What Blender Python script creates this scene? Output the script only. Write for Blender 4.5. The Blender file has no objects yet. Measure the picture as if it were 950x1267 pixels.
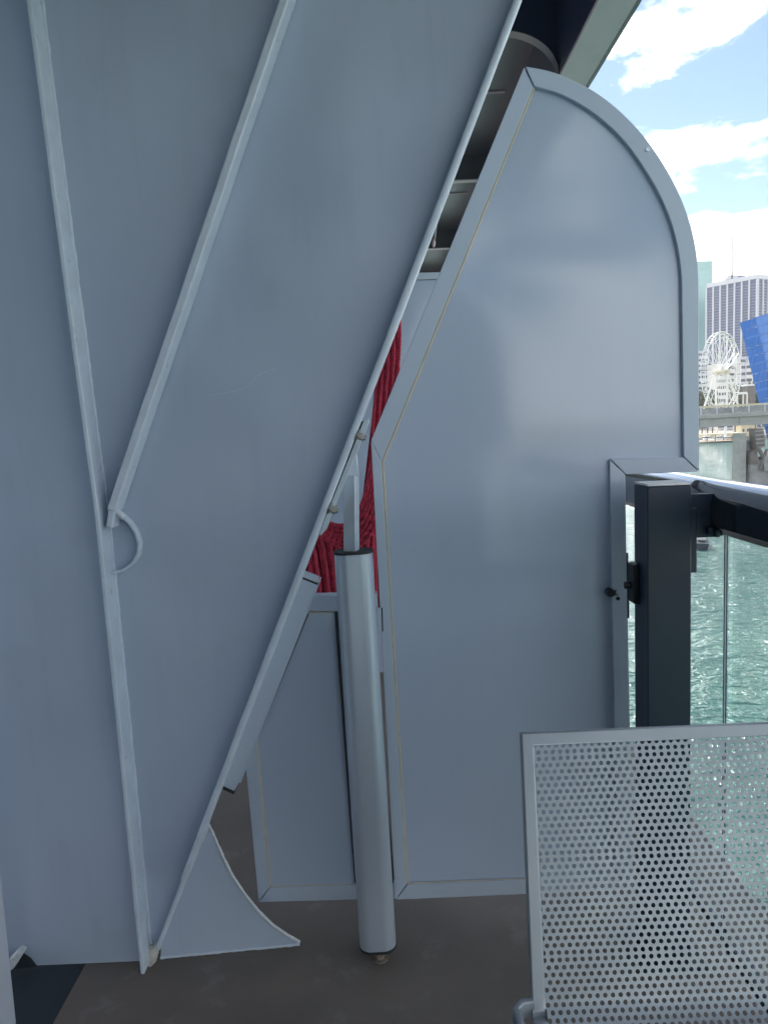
import bpy, bmesh, math, random
from mathutils import Vector, Matrix, noise
R = math.radians
random.seed(7)
scene = bpy.context.scene
COL = scene.collection

# ------------------------------------------------------------------ camera
F, PW, PH = 921.0, 950.0, 1267.0            # focal length and size of the photo in pixels
CAMZ = 1.30
PITCH, ROLL = R(6.3), R(-2.4)
cam = bpy.data.objects.new('camera', bpy.data.cameras.new('camera'))
COL.objects.link(cam)
M = Matrix.Rotation(R(90) - PITCH, 4, 'X') @ Matrix.Rotation(ROLL, 4, 'Z')
cam.matrix_world = Matrix.Translation((0, 0, CAMZ)) @ M
cam.data.sensor_fit = 'VERTICAL'
cam.data.sensor_height = 24.0
cam.data.lens = 24.0 * F / PH
cam.data.clip_start = 0.02
cam.data.clip_end = 20000
scene.camera = cam

# ------------------------------------------------------------------ sky, sun, exposure
SUN_EL, SUN_AZ = R(38), R(-2)               # azimuth from +Y towards +X
world = bpy.data.worlds.new('World')
scene.world = world
world.use_nodes = True
wn, wl = world.node_tree.nodes, world.node_tree.links
wn.clear()
wo = wn.new('ShaderNodeOutputWorld')
sky = wn.new('ShaderNodeTexSky')
sky.sky_type = 'NISHITA'
sky.sun_disc = False
sky.sun_elevation = SUN_EL
sky.sun_rotation = SUN_AZ
sky.air_density = 1.0
sky.dust_density = 0.1
sky.ozone_density = 1.0
SKY_STRENGTH = 0.086
bg = wn.new('ShaderNodeBackground')
bg.inputs['Strength'].default_value = SKY_STRENGTH
wl.new(sky.outputs[0], bg.inputs['Color'])
tc = wn.new('ShaderNodeTexCoord')
mp = wn.new('ShaderNodeMapping')
mp.inputs['Scale'].default_value = (1.0, 1.0, 2.4)
mp.inputs['Location'].default_value = (0.19124, 1.40292, -0.075)
wl.new(tc.outputs['Generated'], mp.inputs['Vector'])
n1 = wn.new('ShaderNodeTexNoise')
n1.inputs['Scale'].default_value = 7.0
n1.inputs['Detail'].default_value = 9
n1.inputs['Roughness'].default_value = 0.56
n1.inputs['Distortion'].default_value = 0.25
wl.new(mp.outputs[0], n1.inputs['Vector'])
# a little more cloud towards the horizon, all round
sx = wn.new('ShaderNodeSeparateXYZ')
wl.new(tc.outputs['Generated'], sx.inputs[0])
hz = wn.new('ShaderNodeMapRange')
hz.inputs['From Min'].default_value = 0.0
hz.inputs['From Max'].default_value = 0.29
hz.inputs['To Min'].default_value = 0.24
hz.inputs['To Max'].default_value = 0.0
wl.new(sx.outputs['Z'], hz.inputs['Value'])
ad = wn.new('ShaderNodeMath'); ad.operation = 'ADD'
wl.new(n1.outputs['Fac'], ad.inputs[0]); wl.new(hz.outputs[0], ad.inputs[1])
cr = wn.new('ShaderNodeMapRange')
cr.interpolation_type = 'SMOOTHSTEP'
cr.inputs['From Min'].default_value = 0.50
cr.inputs['From Max'].default_value = 0.67
wl.new(ad.outputs[0], cr.inputs['Value'])
cbg = wn.new('ShaderNodeBackground')
cbg.inputs['Color'].default_value = (1.0, 0.985, 0.96, 1)
cbg.inputs['Strength'].default_value = 2.0
mx = wn.new('ShaderNodeMixShader')
wl.new(cr.outputs[0], mx.inputs[0]); wl.new(bg.outputs[0], mx.inputs[1]); wl.new(cbg.outputs[0], mx.inputs[2])
wl.new(mx.outputs[0], wo.inputs['Surface'])

sun = bpy.data.objects.new('sun', bpy.data.lights.new('sun', 'SUN'))
COL.objects.link(sun)
sun.data.energy = 5.0
sun.data.angle = R(0.53)
sun.data.color = (1.0, 0.95, 0.87)
sdir = Vector((math.sin(SUN_AZ) * math.cos(SUN_EL), math.cos(SUN_AZ) * math.cos(SUN_EL), math.sin(SUN_EL)))
sun.rotation_euler = (-sdir).to_track_quat('-Z', 'Y').to_euler()
sun.location = sdir * 60

vs = scene.view_settings
vs.view_transform = 'Standard'
vs.look = 'None'
vs.gamma = 1.0
vs.exposure = 0.95
vs.use_curve_mapping = False

# ------------------------------------------------------------------ helpers
CP = Vector((0, 0, CAMZ))
M3 = M.to_3x3()
def ray(px, py):
    return M3 @ Vector(((px - PW / 2) / F, -(py - PH / 2) / F, -1.0))
def at(px, py, Y):                           # a point of the place on the upright plane y = Y
    d = ray(px, py)
    return CP + d * (Y / d.y)
def on_floor(px, py, z=0.0):
    d = ray(px, py)
    return CP + d * ((z - CAMZ) / d.z)
def on_plane(px, py, p0, nrm):
    d = ray(px, py)
    return CP + d * ((p0 - CP).dot(nrm) / d.dot(nrm))

class MB:
    def __init__(s): s.v = []; s.f = []
    def add(s, vs_, fs):
        b = len(s.v)
        s.v += [Vector(v) for v in vs_]
        s.f += [[b + i for i in f] for f in fs]
        return s
    def prism(s, poly, ext):
        n = len(poly); ext = Vector(ext)
        p = [Vector(q) for q in poly]
        vs_ = p + [q + ext for q in p]
        fs = [list(range(n)), list(range(2 * n - 1, n - 1, -1))]
        fs += [[i, i + n, (i + 1) % n + n, (i + 1) % n] for i in range(n)]
        return s.add(vs_, fs)
    def strip(s, a, b, ext):                  # band between two polylines, extruded
        n = len(a); ext = Vector(ext)
        vs_ = [Vector(q) for q in a] + [Vector(q) for q in b]
        vs_ += [q + ext for q in vs_]
        m = 2 * n; fs = []
        for i in range(n - 1):
            fs += [[i, n + i, n + i + 1, i + 1], [m + i, m + i + 1, m + n + i + 1, m + n + i],
                   [i, i + 1, m + i + 1, m + i], [n + i, m + n + i, m + n + i + 1, n + i + 1]]
        fs += [[0, m, m + n, n], [n - 1, 2 * n - 1, m + 2 * n - 1, m + n - 1]]
        return s.add(vs_, fs)
    def box(s, c, size, rot=None):
        c = Vector(c); hx, hy, hz_ = [q / 2 for q in size]
        vs_ = [Vector((x, y, z)) for z in (-hz_, hz_) for y in (-hy, hy) for x in (-hx, hx)]
        if rot is not None: vs_ = [rot @ v for v in vs_]
        return s.add([v + c for v in vs_], [[0, 2, 3, 1], [4, 5, 7, 6], [0, 1, 5, 4], [2, 6, 7, 3], [0, 4, 6, 2], [1, 3, 7, 5]])
    def sweep(s, pts, prof, cap=True, up=Vector((0, 0, 1)), scales=None):   # closed profile (list of 2-D) swept along pts
        pts = [Vector(p) for p in pts]; n = len(prof); vs_ = []
        for i, p in enumerate(pts):
            t = (pts[min(i + 1, len(pts) - 1)] - pts[max(i - 1, 0)]).normalized()
            a = t.cross(up)
            if a.length < 1e-4: a = t.cross(Vector((0, 1, 0)))
            a.normalize(); b = a.cross(t).normalized()
            k = 1.0 if scales is None else scales[i]
            vs_ += [p + a * (u * k) + b * (w * k) for u, w in prof]
        fs = []
        for i in range(len(pts) - 1):
            for j in range(n):
                k = (j + 1) % n
                fs.append([i * n + j, i * n + k, (i + 1) * n + k, (i + 1) * n + j])
        if cap:
            fs += [list(range(n - 1, -1, -1)), [(len(pts) - 1) * n + j for j in range(n)]]
        return s.add(vs_, fs)
    def tube(s, pts, r, n=10, **k):
        return s.sweep(pts, [(r * math.cos(2 * math.pi * j / n), r * math.sin(2 * math.pi * j / n)) for j in range(n)], **k)
    def build(s, name, m, parent=None, bevel=0.0, smooth=False, seg=2, auto=None):
        me = bpy.data.meshes.new(name)
        off = parent_loc(parent)
        me.from_pydata([v - off for v in s.v], [], s.f)
        bm = bmesh.new(); bm.from_mesh(me)
        bmesh.ops.recalc_face_normals(bm, faces=bm.faces)
        bm.to_mesh(me); bm.free()
        me.materials.append(m)
        o = bpy.data.objects.new(name, me)
        COL.objects.link(o)
        if parent is not None: o.parent = parent
        if bevel > 0:
            b = o.modifiers.new('bevel', 'BEVEL'); b.width = bevel; b.segments = seg
            b.limit_method = 'ANGLE'; b.angle_limit = R(30); b.harden_normals = False
        if smooth or bevel > 0:
            for p in me.polygons: p.use_smooth = True
            me.set_sharp_from_angle(angle=R(auto if auto else 40))
        return o
LOCS = {}
def parent_loc(p):
    v = Vector((0, 0, 0))
    while p is not None:
        v += p.location
        p = p.parent
    return v
def tag(o, label=None, cat=None, group=None, kind=None):
    if label: o['label'] = label
    if cat: o['category'] = cat
    if group: o['group'] = group
    if kind: o['kind'] = kind
    return o
def thing(name, label, cat, loc, group=None):
    o = bpy.data.objects.new(name, None)
    COL.objects.link(o)
    o.location = loc
    o.empty_display_size = 0.1
    return tag(o, label, cat, group)

# ------------------------------------------------------------------ materials
def mat(name, base, rough=0.5, metal=0.0, var=0.0, vscale=4.0, bump=0.0, bscale=60.0, spec=0.5, rvar=0.0,
        stain=None, stain_amt=0.0, stain_scale=3.0, stain_lo=0.58, stain_hi=0.75, coat=0.0, stretch=None, streak=0.0, buckle=0.0):
    m = bpy.data.materials.new(name)
    m.use_nodes = True
    nt = m.node_tree; nd, ln = nt.nodes, nt.links
    p = nd['Principled BSDF']
    p.inputs['Base Color'].default_value = (*base, 1)
    p.inputs['Roughness'].default_value = rough
    p.inputs['Metallic'].default_value = metal
    p.inputs['Specular IOR Level'].default_value = spec
    p.inputs['Coat Weight'].default_value = coat
    p.inputs['Coat Roughness'].default_value = 0.08
    geo = nd.new('ShaderNodeNewGeometry')
    vec = geo.outputs['Position']
    if stretch:
        mpn = nd.new('ShaderNodeMapping'); mpn.inputs['Scale'].default_value = stretch
        ln.new(vec, mpn.inputs['Vector']); vec = mpn.outputs[0]
    def nz(scale, detail=5, rgh=0.55):
        n = nd.new('ShaderNodeTexNoise')
        n.inputs['Scale'].default_value = scale; n.inputs['Detail'].default_value = detail; n.inputs['Roughness'].default_value = rgh
        ln.new(vec, n.inputs['Vector']); return n.outputs['Fac']
    col = None
    if var > 0:
        mr = nd.new('ShaderNodeMapRange')
        mr.inputs['From Min'].default_value = 0.3; mr.inputs['From Max'].default_value = 0.7
        mr.inputs['To Min'].default_value = 1 - var; mr.inputs['To Max'].default_value = 1 + var
        ln.new(nz(vscale), mr.inputs['Value'])
        mm = nd.new('ShaderNodeMix'); mm.data_type = 'RGBA'; mm.blend_type = 'MULTIPLY'
        mm.inputs[0].default_value = 1.0
        mm.inputs[6].default_value = (*base, 1)
        ln.new(mr.outputs[0], mm.inputs[7]); col = mm.outputs[2]
    if stain is not None:
        mr2 = nd.new('ShaderNodeMapRange'); mr2.interpolation_type = 'SMOOTHSTEP'
        mr2.inputs['From Min'].default_value = stain_lo; mr2.inputs['From Max'].default_value = stain_hi
        mr2.inputs['To Max'].default_value = stain_amt
        ln.new(nz(stain_scale, 8, 0.62), mr2.inputs['Value'])
        m2 = nd.new('ShaderNodeMix'); m2.data_type = 'RGBA'
        ln.new(mr2.outputs[0], m2.inputs[0])
        if col is not None: ln.new(col, m2.inputs[6])
        else: m2.inputs[6].default_value = (*base, 1)
        m2.inputs[7].default_value = (*stain, 1); col = m2.outputs[2]
    if col is not None: ln.new(col, p.inputs['Base Color'])
    if streak > 0:                           # faint run marks and wiped patches
        mps = nd.new('ShaderNodeMapping'); mps.inputs['Scale'].default_value = (1, 1, 0.10)
        ln.new(geo.outputs['Position'], mps.inputs['Vector'])
        ns = nd.new('ShaderNodeTexNoise'); ns.inputs['Scale'].default_value = 26; ns.inputs['Detail'].default_value = 6
        ln.new(mps.outputs[0], ns.inputs['Vector'])
        mr4 = nd.new('ShaderNodeMapRange'); mr4.inputs['From Min'].default_value = 0.52; mr4.inputs['From Max'].default_value = 0.8
        mr4.inputs['To Max'].default_value = streak
        ln.new(ns.outputs['Fac'], mr4.inputs['Value'])
        m4 = nd.new('ShaderNodeMix'); m4.data_type = 'RGBA'
        ln.new(mr4.outputs[0], m4.inputs[0])
        if col is not None: ln.new(col, m4.inputs[6])
        else: m4.inputs[6].default_value = (*base, 1)
        m4.inputs[7].default_value = (base[0] * 0.62, base[1] * 0.62, base[2] * 0.60, 1); col = m4.outputs[2]
        ln.new(col, p.inputs['Base Color'])
    if rvar > 0:
        mr3 = nd.new('ShaderNodeMapRange')
        mr3.inputs['From Min'].default_value = 0.3; mr3.inputs['From Max'].default_value = 0.7
        mr3.inputs['To Min'].default_value = max(0.02, rough - rvar); mr3.inputs['To Max'].default_value = rough + rvar
        ln.new(nz(vscale * 2.3), mr3.inputs['Value']); ln.new(mr3.outputs[0], p.inputs['Roughness'])
    if bump > 0:
        b = nd.new('ShaderNodeBump'); b.inputs['Strength'].default_value = 1.0; b.inputs['Distance'].default_value = bump
        ln.new(nz(bscale, 3), b.inputs['Height']); ln.new(b.outputs[0], p.inputs['Normal'])
        if buckle > 0:
            b2 = nd.new('ShaderNodeBump'); b2.inputs['Strength'].default_value = 1.0; b2.inputs['Distance'].default_value = buckle
            ln.new(nz(2.6, 1), b2.inputs['Height']); ln.new(b2.outputs[0], b.inputs['Normal'])
    return m

PAINT = (0.505, 0.582, 0.705)
m_plate = mat('bulkhead_paint', PAINT, 0.38, var=0.035, vscale=2.2, bump=0.0006, bscale=22, rvar=0.06,
              stain=(0.42, 0.48, 0.56), stain_amt=0.35, stain_scale=5, stain_lo=0.60, stain_hi=0.78, streak=0.13, buckle=0.05)
m_bar = mat('stiffener_paint_lit', (0.69, 0.77, 0.86), 0.34, var=0.06, vscale=16, bump=0.0012, bscale=55, rvar=0.08)  # paler than the plate: light the bars catch is put into the colour
m_weld = mat('weld_paint', (0.82, 0.84, 0.86), 0.4, var=0.08, vscale=60, bump=0.004, bscale=160)
m_seal = mat('sealant', (0.62, 0.60, 0.55), 0.6, var=0.2, vscale=60, bump=0.006, bscale=90, stain=(0.25, 0.2, 0.15), stain_amt=0.7, stain_scale=40)
m_panel = mat('partition_panel_paint', (0.505, 0.585, 0.715), 0.105, var=0.015, vscale=1.8, bump=0.00010, bscale=7, spec=0.55, rvar=0.035, streak=0.06)
m_frame = mat('partition_frame_aluminium', (0.525, 0.60, 0.70), 0.34, var=0.02, vscale=5, spec=0.5, rvar=0.03)
m_bead = mat('cream_bead', (0.66, 0.58, 0.42), 0.55, var=0.1, vscale=30)
m_gasket_gap = mat('gasket_and_gap_shade', (0.03, 0.033, 0.037), 0.6)  # also colours shaded gaps and grooves as black strips
m_strut = mat('strut_aluminium', (0.54, 0.61, 0.70), 0.30, metal=0.35, var=0.015, vscale=6)
m_alu = mat('bare_aluminium', (0.60, 0.67, 0.75), 0.33, metal=0.3, var=0.05, vscale=18)
m_steel = mat('stainless_bolt', (0.50, 0.47, 0.43), 0.35, metal=0.9, var=0.2, vscale=90)
m_rust = mat('rusty_bolt', (0.36, 0.31, 0.26), 0.6, metal=0.5, var=0.25, vscale=120, stain=(0.25, 0.09, 0.03), stain_amt=0.8, stain_scale=70, stain_lo=0.5)
m_floor = mat('deck_covering', (0.205, 0.168, 0.142), 0.58, var=0.14, vscale=3.0, bump=0.0008, bscale=220, spec=0.4, rvar=0.08,
              stain=(0.36, 0.33, 0.30), stain_amt=0.38, stain_scale=8.0, stain_lo=0.55, stain_hi=0.74)
m_gutter = mat('gutter_paint', (0.035, 0.045, 0.055), 0.55, var=0.1, vscale=6)
m_wall = mat('cabin_wall_paint', (0.60, 0.64, 0.72), 0.4, var=0.02, vscale=2)
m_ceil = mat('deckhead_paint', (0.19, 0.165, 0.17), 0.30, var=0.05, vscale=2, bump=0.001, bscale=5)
m_navy = mat('navy_steel_paint', (0.065, 0.072, 0.12), 0.35, var=0.06, vscale=3, bump=0.0006, bscale=20)
m_flange = mat('girder_flange_paint', (0.93, 0.71, 0.69), 0.5, var=0.04, vscale=8, bump=0.0012, bscale=40)
m_post = mat('navy_post_powdercoat', (0.016, 0.030, 0.055), 0.36, var=0.08, vscale=6, rvar=0.04)
m_cap = mat('post_cap_sunlit', (0.90, 0.89, 0.87), 0.45, var=0.04, vscale=30)  # near white: sun on the navy post's top put into the colour
m_black = mat('black_plastic', (0.012, 0.015, 0.020), 0.4)
m_chair = mat('chair_aluminium', (0.41, 0.44, 0.475), 0.37, metal=0.5, var=0.03, vscale=7, rvar=0.04)
m_sheet = mat('perforated_aluminium', (0.41, 0.44, 0.475), 0.38, metal=0.45, var=0.03, vscale=5, rvar=0.04)
m_rail = mat('navy_handrail_gloss', (0.020, 0.025, 0.034), 0.16, var=0.05, vscale=6, spec=0.7, coat=1.0)

# water
def water_mat():
    m = bpy.data.materials.new('bay_water'); m.use_nodes = True
    nd, ln = m.node_tree.nodes, m.node_tree.links
    p = nd['Principled BSDF']
    p.inputs['Base Color'].default_value = (0.075, 0.150, 0.130, 1)
    p.inputs['Roughness'].default_value = 0.10
    p.inputs['IOR'].default_value = 1.33
    geo = nd.new('ShaderNodeNewGeometry')
    mpr = nd.new('ShaderNodeMapping'); mpr.inputs['Scale'].default_value = (1, 2.6, 1)
    ln.new(geo.outputs['Position'], mpr.inputs['Vector'])
    nr = nd.new('ShaderNodeTexNoise'); nr.inputs['Scale'].default_value = 0.045; nr.inputs['Detail'].default_value = 5
    ln.new(mpr.outputs[0], nr.inputs['Vector'])
    rr_ = nd.new('ShaderNodeMapRange'); rr_.inputs['From Min'].default_value = 0.35; rr_.inputs['From Max'].default_value = 0.65
    rr_.inputs['To Min'].default_value = 0.06; rr_.inputs['To Max'].default_value = 0.12
    ln.new(nr.outputs['Fac'], rr_.inputs['Value']); ln.new(rr_.outputs[0], p.inputs['Roughness'])
    cmx = nd.new('ShaderNodeMix'); cmx.data_type = 'RGBA'
    cmx.inputs[6].default_value = (0.036, 0.130, 0.112, 1); cmx.inputs[7].default_value = (0.075, 0.180, 0.155, 1)
    rc_ = nd.new('ShaderNodeMapRange'); rc_.inputs['From Min'].default_value = 0.35; rc_.inputs['From Max'].default_value = 0.65
    ln.new(nr.outputs['Fac'], rc_.inputs['Value']); ln.new(rc_.outputs[0], cmx.inputs[0]); ln.new(cmx.outputs[2], p.inputs['Base Color'])
    hs = []
    for sc, dist, det, amt, st in ((0.16, 1.0, 3, 0.9, (1, 1.5, 1)), (0.75, 0.6, 4, 0.56, (1.0, 1.5, 1)), (2.2, 0.3, 3, 0.24, (1.2, 1, 1))):
        mpn = nd.new('ShaderNodeMapping'); mpn.inputs['Scale'].default_value = st
        mpn.inputs['Rotation'].default_value = (0, 0, 0.5)
        ln.new(geo.outputs['Position'], mpn.inputs['Vector'])
        n = nd.new('ShaderNodeTexNoise'); n.inputs['Scale'].default_value = sc; n.inputs['Detail'].default_value = det
        n.inputs['Distortion'].default_value = dist
        ln.new(mpn.outputs[0], n.inputs['Vector'])
        k = nd.new('ShaderNodeMath'); k.operation = 'MULTIPLY'; k.inputs[1].default_value = amt
        ln.new(n.outputs['Fac'], k.inputs[0]); hs.append(k.outputs[0])
    a = nd.new('ShaderNodeMath'); a.operation = 'ADD'; ln.new(hs[0], a.inputs[0]); ln.new(hs[1], a.inputs[1])
    a2 = nd.new('ShaderNodeMath'); a2.operation = 'ADD'; ln.new(a.outputs[0], a2.inputs[0]); ln.new(hs[2], a2.inputs[1])
    b = nd.new('ShaderNodeBump'); b.inputs['Strength'].default_value = 1.0; b.inputs['Distance'].default_value = 1.0
    ln.new(a2.outputs[0], b.inputs['Height']); ln.new(b.outputs[0], p.inputs['Normal'])
    return m
m_water = water_mat()
def glass_mat(name, tint):
    m = bpy.data.materials.new(name); m.use_nodes = True
    nd, ln = m.node_tree.nodes, m.node_tree.links
    nd.remove(nd['Principled BSDF'])
    t = nd.new('ShaderNodeBsdfTransparent'); t.inputs['Color'].default_value = (*tint, 1)
    g = nd.new('ShaderNodeBsdfGlossy'); g.inputs['Roughness'].default_value = 0.02
    lw = nd.new('ShaderNodeLayerWeight'); lw.inputs['Blend'].default_value = 0.5
    pw = nd.new('ShaderNodeMath'); pw.operation = 'POWER'; pw.inputs[1].default_value = 5.0
    ln.new(lw.outputs['Facing'], pw.inputs[0])
    fr = nd.new('ShaderNodeMath'); fr.operation = 'MULTIPLY_ADD'; fr.inputs[1].default_value = 0.45; fr.inputs[2].default_value = 0.03
    ln.new(pw.outputs[0], fr.inputs[0])
    x = nd.new('ShaderNodeMixShader')
    ln.new(fr.outputs[0], x.inputs[0]); ln.new(t.outputs[0], x.inputs[1]); ln.new(g.outputs[0], x.inputs[2])
    ln.new(x.outputs[0], nd['Material Output'].inputs['Surface'])
    return m
m_glass = glass_mat('clear_rail_glass', (0.895, 0.92, 0.92))
def cloth_mat(name, depth, scale):
    m = mat(name, (0.80, 0.050, 0.095), 0.8, var=0.12, vscale=30)
    nd, ln = m.node_tree.nodes, m.node_tree.links
    p = nd['Principled BSDF']
    geo = nd.new('ShaderNodeNewGeometry')
    v = nd.new('ShaderNodeTexVoronoi'); v.inputs['Scale'].default_value = scale
    ln.new(geo.outputs['Position'], v.inputs['Vector'])
    b = nd.new('ShaderNodeBump'); b.inputs['Strength'].default_value = 0.9; b.inputs['Distance'].default_value = depth
    b.invert = True
    ln.new(v.outputs['Distance'], b.inputs['Height']); ln.new(b.outputs[0], p.inputs['Normal'])
    p.inputs['Sheen Weight'].default_value = 0.3
    return m
m_cloth = cloth_mat('crimson_fabric', 0.004, 150)
m_knit = cloth_mat('crimson_knit', 0.004, 150)

# ------------------------------------------------------------------ the setting: bay, deck, deckhead
ZW = -15.7
w = MB().add([(-2600, -2600, ZW), (2600, -2600, ZW), (2600, 2600, ZW), (-2600, 2600, ZW)], [[0, 1, 2, 3]]).build('water', m_water)
tag(w, kind='structure')

XE = 0.97                                     # outer edge of the deck
XG = -0.795                                   # inner edge of the deck covering, a gutter beyond it
dk = MB().box(((XE - 1.6) / 2, 5.3, -0.16), (XE + 1.6, 13.4, 0.296)).build('deck_slab', m_gutter)
tag(dk, kind='structure')
fl = MB().box(((XE - 0.01 + XG) / 2, 5.3, -0.004), (XE - 0.01 - XG, 13.3, 0.008)).build('deck_floor', m_floor, bevel=0.002)
tag(fl, kind='structure')
ZC = 2.98
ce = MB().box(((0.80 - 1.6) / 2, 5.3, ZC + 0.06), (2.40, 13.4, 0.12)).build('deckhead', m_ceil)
tag(ce, kind='structure')
for k, y in enumerate((-0.4, 2.1, 3.98, 5.6)):
    j = MB().box((-0.3, y, ZC - 0.004), (2.0, 0.012, 0.008)).build('deckhead_joint', m_flange, ce)
cw = MB().box((-1.096, 0.12, 1.49), (0.44, 2.86, 2.98)).build('cabin_wall', m_wall, bevel=0.006)
tag(cw, kind='structure')
MB().box((-0.874, 0.0, 1.12), (0.008, 2.2, 2.06)).build('unseen_glass_door', mat('dark_door_glass', (0.03, 0.035, 0.04), 0.05), cw, bevel=0.002)  # unseen door, added dark to cut bounce off the cabin wall
cw2 = MB().box((-1.25, 6.9, 1.49), (0.44, 10.3, 2.98)).build('cabin_wall', m_wall, bevel=0.006)
tag(cw2, kind='structure')

# edge girder along the ship's side, with its knee brackets
g = thing('edge_girder', 'dark navy overhead girder with pale underside running along the balcony edge', 'girder', (0.82, 2.0, 2.65))
MB().box((0.764, 5.3, 2.825), (0.012, 13.4, 0.325)).build('web', m_navy, g)
MB().box((0.823, 5.3, 2.653), (0.130, 13.4, 0.014)).build('flange', m_flange, g, bevel=0.003)
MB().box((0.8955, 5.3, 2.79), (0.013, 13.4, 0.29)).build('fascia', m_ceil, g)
for k, y in enumerate((3.10, 4.85, 6.60, 8.35)):
    poly = [(-1.0, y, ZC), (-1.0, y, 2.83), (0.53, y, 2.83)]
    if k: poly[-1] = (0.756, y, 2.83)
    for i in range(1, 17 if k == 0 else 1):
        a = math.pi / 2 * i / 16
        poly.append((0.53 + 0.226 * math.sin(a), y, 2.83 - 0.165 * (1 - math.cos(a))))
    poly.append((0.756, y, ZC))
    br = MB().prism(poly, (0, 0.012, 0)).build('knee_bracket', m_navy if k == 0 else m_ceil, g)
    lo = [Vector(p) for p in poly[1:-1]]
    MB().strip([p + Vector((0, -0.012, 0.0)) for p in lo], [p + Vector((0, -0.012, -0.0035 if k == 0 else -0.006)) for p in lo], (0, 0.05, 0)).build('bracket_flange', m_flange if k else m_ceil, br)

# ------------------------------------------------------------------ steel bulkhead with stiffeners
YP = 1.735                                     # face of the plate
YB = 1.675                                     # front of the bars that stand on it
e0, e1 = at(640, 0, YB), at(226, 1092, YB)
def edge_at(z, Y=YP):
    t = (z - e0.z) / (e1.z - e0.z)
    p = e0.lerp(e1, t); p.y = Y
    return p
bh = thing('steel_bulkhead', 'large pale grey steel bulkhead plate with slanted edge and welded stiffener bars', 'bulkhead', (-0.7, YP, 0))
MB().prism([(-1.02, YP, 0.002), edge_at(0.002), edge_at(ZC - 0.002), (-1.02, YP, ZC - 0.002)], (0, 0.012, 0)).build('plate', m_plate, bh)
def bar(name, pts, thick, depth, m, front=YB, rnd=0.003, jit=0.0, parent=bh):
    """flat bar on edge: pts = world points of the middle of its front edge in plane y=front"""
    a, b = [], []
    pp = []
    for i in range(len(pts) - 1):
        n = max(2, int((pts[i + 1] - pts[i]).length / 0.05))
        pp += [pts[i].lerp(pts[i + 1], q / n) for q in range(n)]
    pp.append(pts[-1])
    for i, p in enumerate(pp):
        t = (pp[min(i + 1, len(pp) - 1)] - pp[max(i - 1, 0)]).normalized()
        nrm = Vector((t.z, 0, -t.x))
        jj = Vector((noise.noise(p * 9) * jit, 0, noise.noise(p * 9 + Vector((5, 0, 0))) * jit))
        a.append(p + nrm * thick / 2 + jj); b.append(p - nrm * thick / 2 + jj)
    return MB().strip(a, b, (0, depth, 0)).build(name, m, parent, bevel=rnd, seg=3)
def weld(name, pts, r, parent, m=m_weld, step=0.006):
    pp = []
    for i in range(len(pts) - 1):
        n = max(2, int((pts[i + 1] - pts[i]).length / step))
        pp += [pts[i].lerp(pts[i + 1], q / n) for q in range(n)]
    pp.append(pts[-1])
    sc = [1 + 0.28 * noise.noise(p * 55) + 0.12 * math.sin(i * 1.9) for i, p in enumerate(pp)]
    pp = [p + Vector((noise.noise(p * 21), 0, noise.noise(p * 23 + Vector((3, 1, 0))))) * r * 0.35 for p in pp]
    return MB().tube(pp, r, 7, up=Vector((0, 1, 0)), scales=sc).build(name, m, parent, smooth=True, auto=80)
eb = bar('edge_bar', [edge_at(ZC - 0.01, YB), e0, e1], 0.016, 0.066, m_bar, rnd=0.006, jit=0.0006)
tip = edge_at(0.05, YB + 0.045)
bar('edge_bar', [Vector((e1.x, YB + 0.03, e1.z)) + (e0 - e1).normalized() * 0.01, Vector((tip.x, YB + 0.03, tip.z))], 0.012, 0.03, m_bar, front=YB + 0.03, rnd=0.004)
# long stiffener, nearly upright
s_pts = [at(24, -140, YB), at(36, 0, YB), at(79, 330, YB), at(121, 645, YB), at(147, 900, YB), at(176, 1196, YB)]
s_pts[-1].z = 0.012
s_pts[0] = s_pts[1] + (s_pts[0] - s_pts[1]) * ((ZC - 0.01 - s_pts[1].z) / (s_pts[0].z - s_pts[1].z))
st = bar('stiffener', s_pts, 0.010, 0.060, m_bar, rnd=0.0025, jit=0.0012)
weld('weld_bead', [p + Vector((0.0060, 0.0575, 0)) for p in s_pts], 0.0038, st, m_bar, 0.012)
# raking stiffener with snipped end
d_pts = [at(375, -70, YB), at(351, 0, YB), at(137, 632, YB)]
d_pts[0] = d_pts[1] + (d_pts[0] - d_pts[1]) * ((ZC - 0.01 - d_pts[1].z) / (d_pts[0].z - d_pts[1].z))
ds = bar('stiffener', d_pts, 0.020, 0.055, m_bar, rnd=0.004, jit=0.0010)
endp = at(134, 652, YB)
bar('stiffener_end', [d_pts[-1] + (d_pts[0] - d_pts[-1]).normalized() * 0.004 + Vector((0, 0.004, 0)), at(134, 654, YB) + Vector((0, 0.004, 0))], 0.015, 0.05, m_bar, rnd=0.004, parent=ds)
MB().tube([at(x, y, YP - 0.0002) for x, y in ((257, 490), (275, 487), (298, 482), (310, 474), (322, 463), (341, 455))], 0.00045, 5, up=Vector((0, 1, 0))).build('scratch', m_bar, bh)
# half-ring between the bars
hr = [at(x, y, YP - 0.024) for x, y in ((143, 632), (150, 638), (160, 647), (168, 659), (172, 672), (171, 686), (164, 698), (153, 706), (137, 710))]
ring = bar('half_ring', hr, 0.0085, 0.022, m_bar, rnd=0.003)
weld('weld_bead', [at(143, 630, YP - 0.038), at(150, 637, YP - 0.038), at(154, 641, YP - 0.038)], 0.007, ring, m_weld, 0.004)
weld('weld_bead', [at(126, 650, YP - 0.03), at(133, 652, YP - 0.03)], 0.004, st, m_weld, 0.004)
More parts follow.
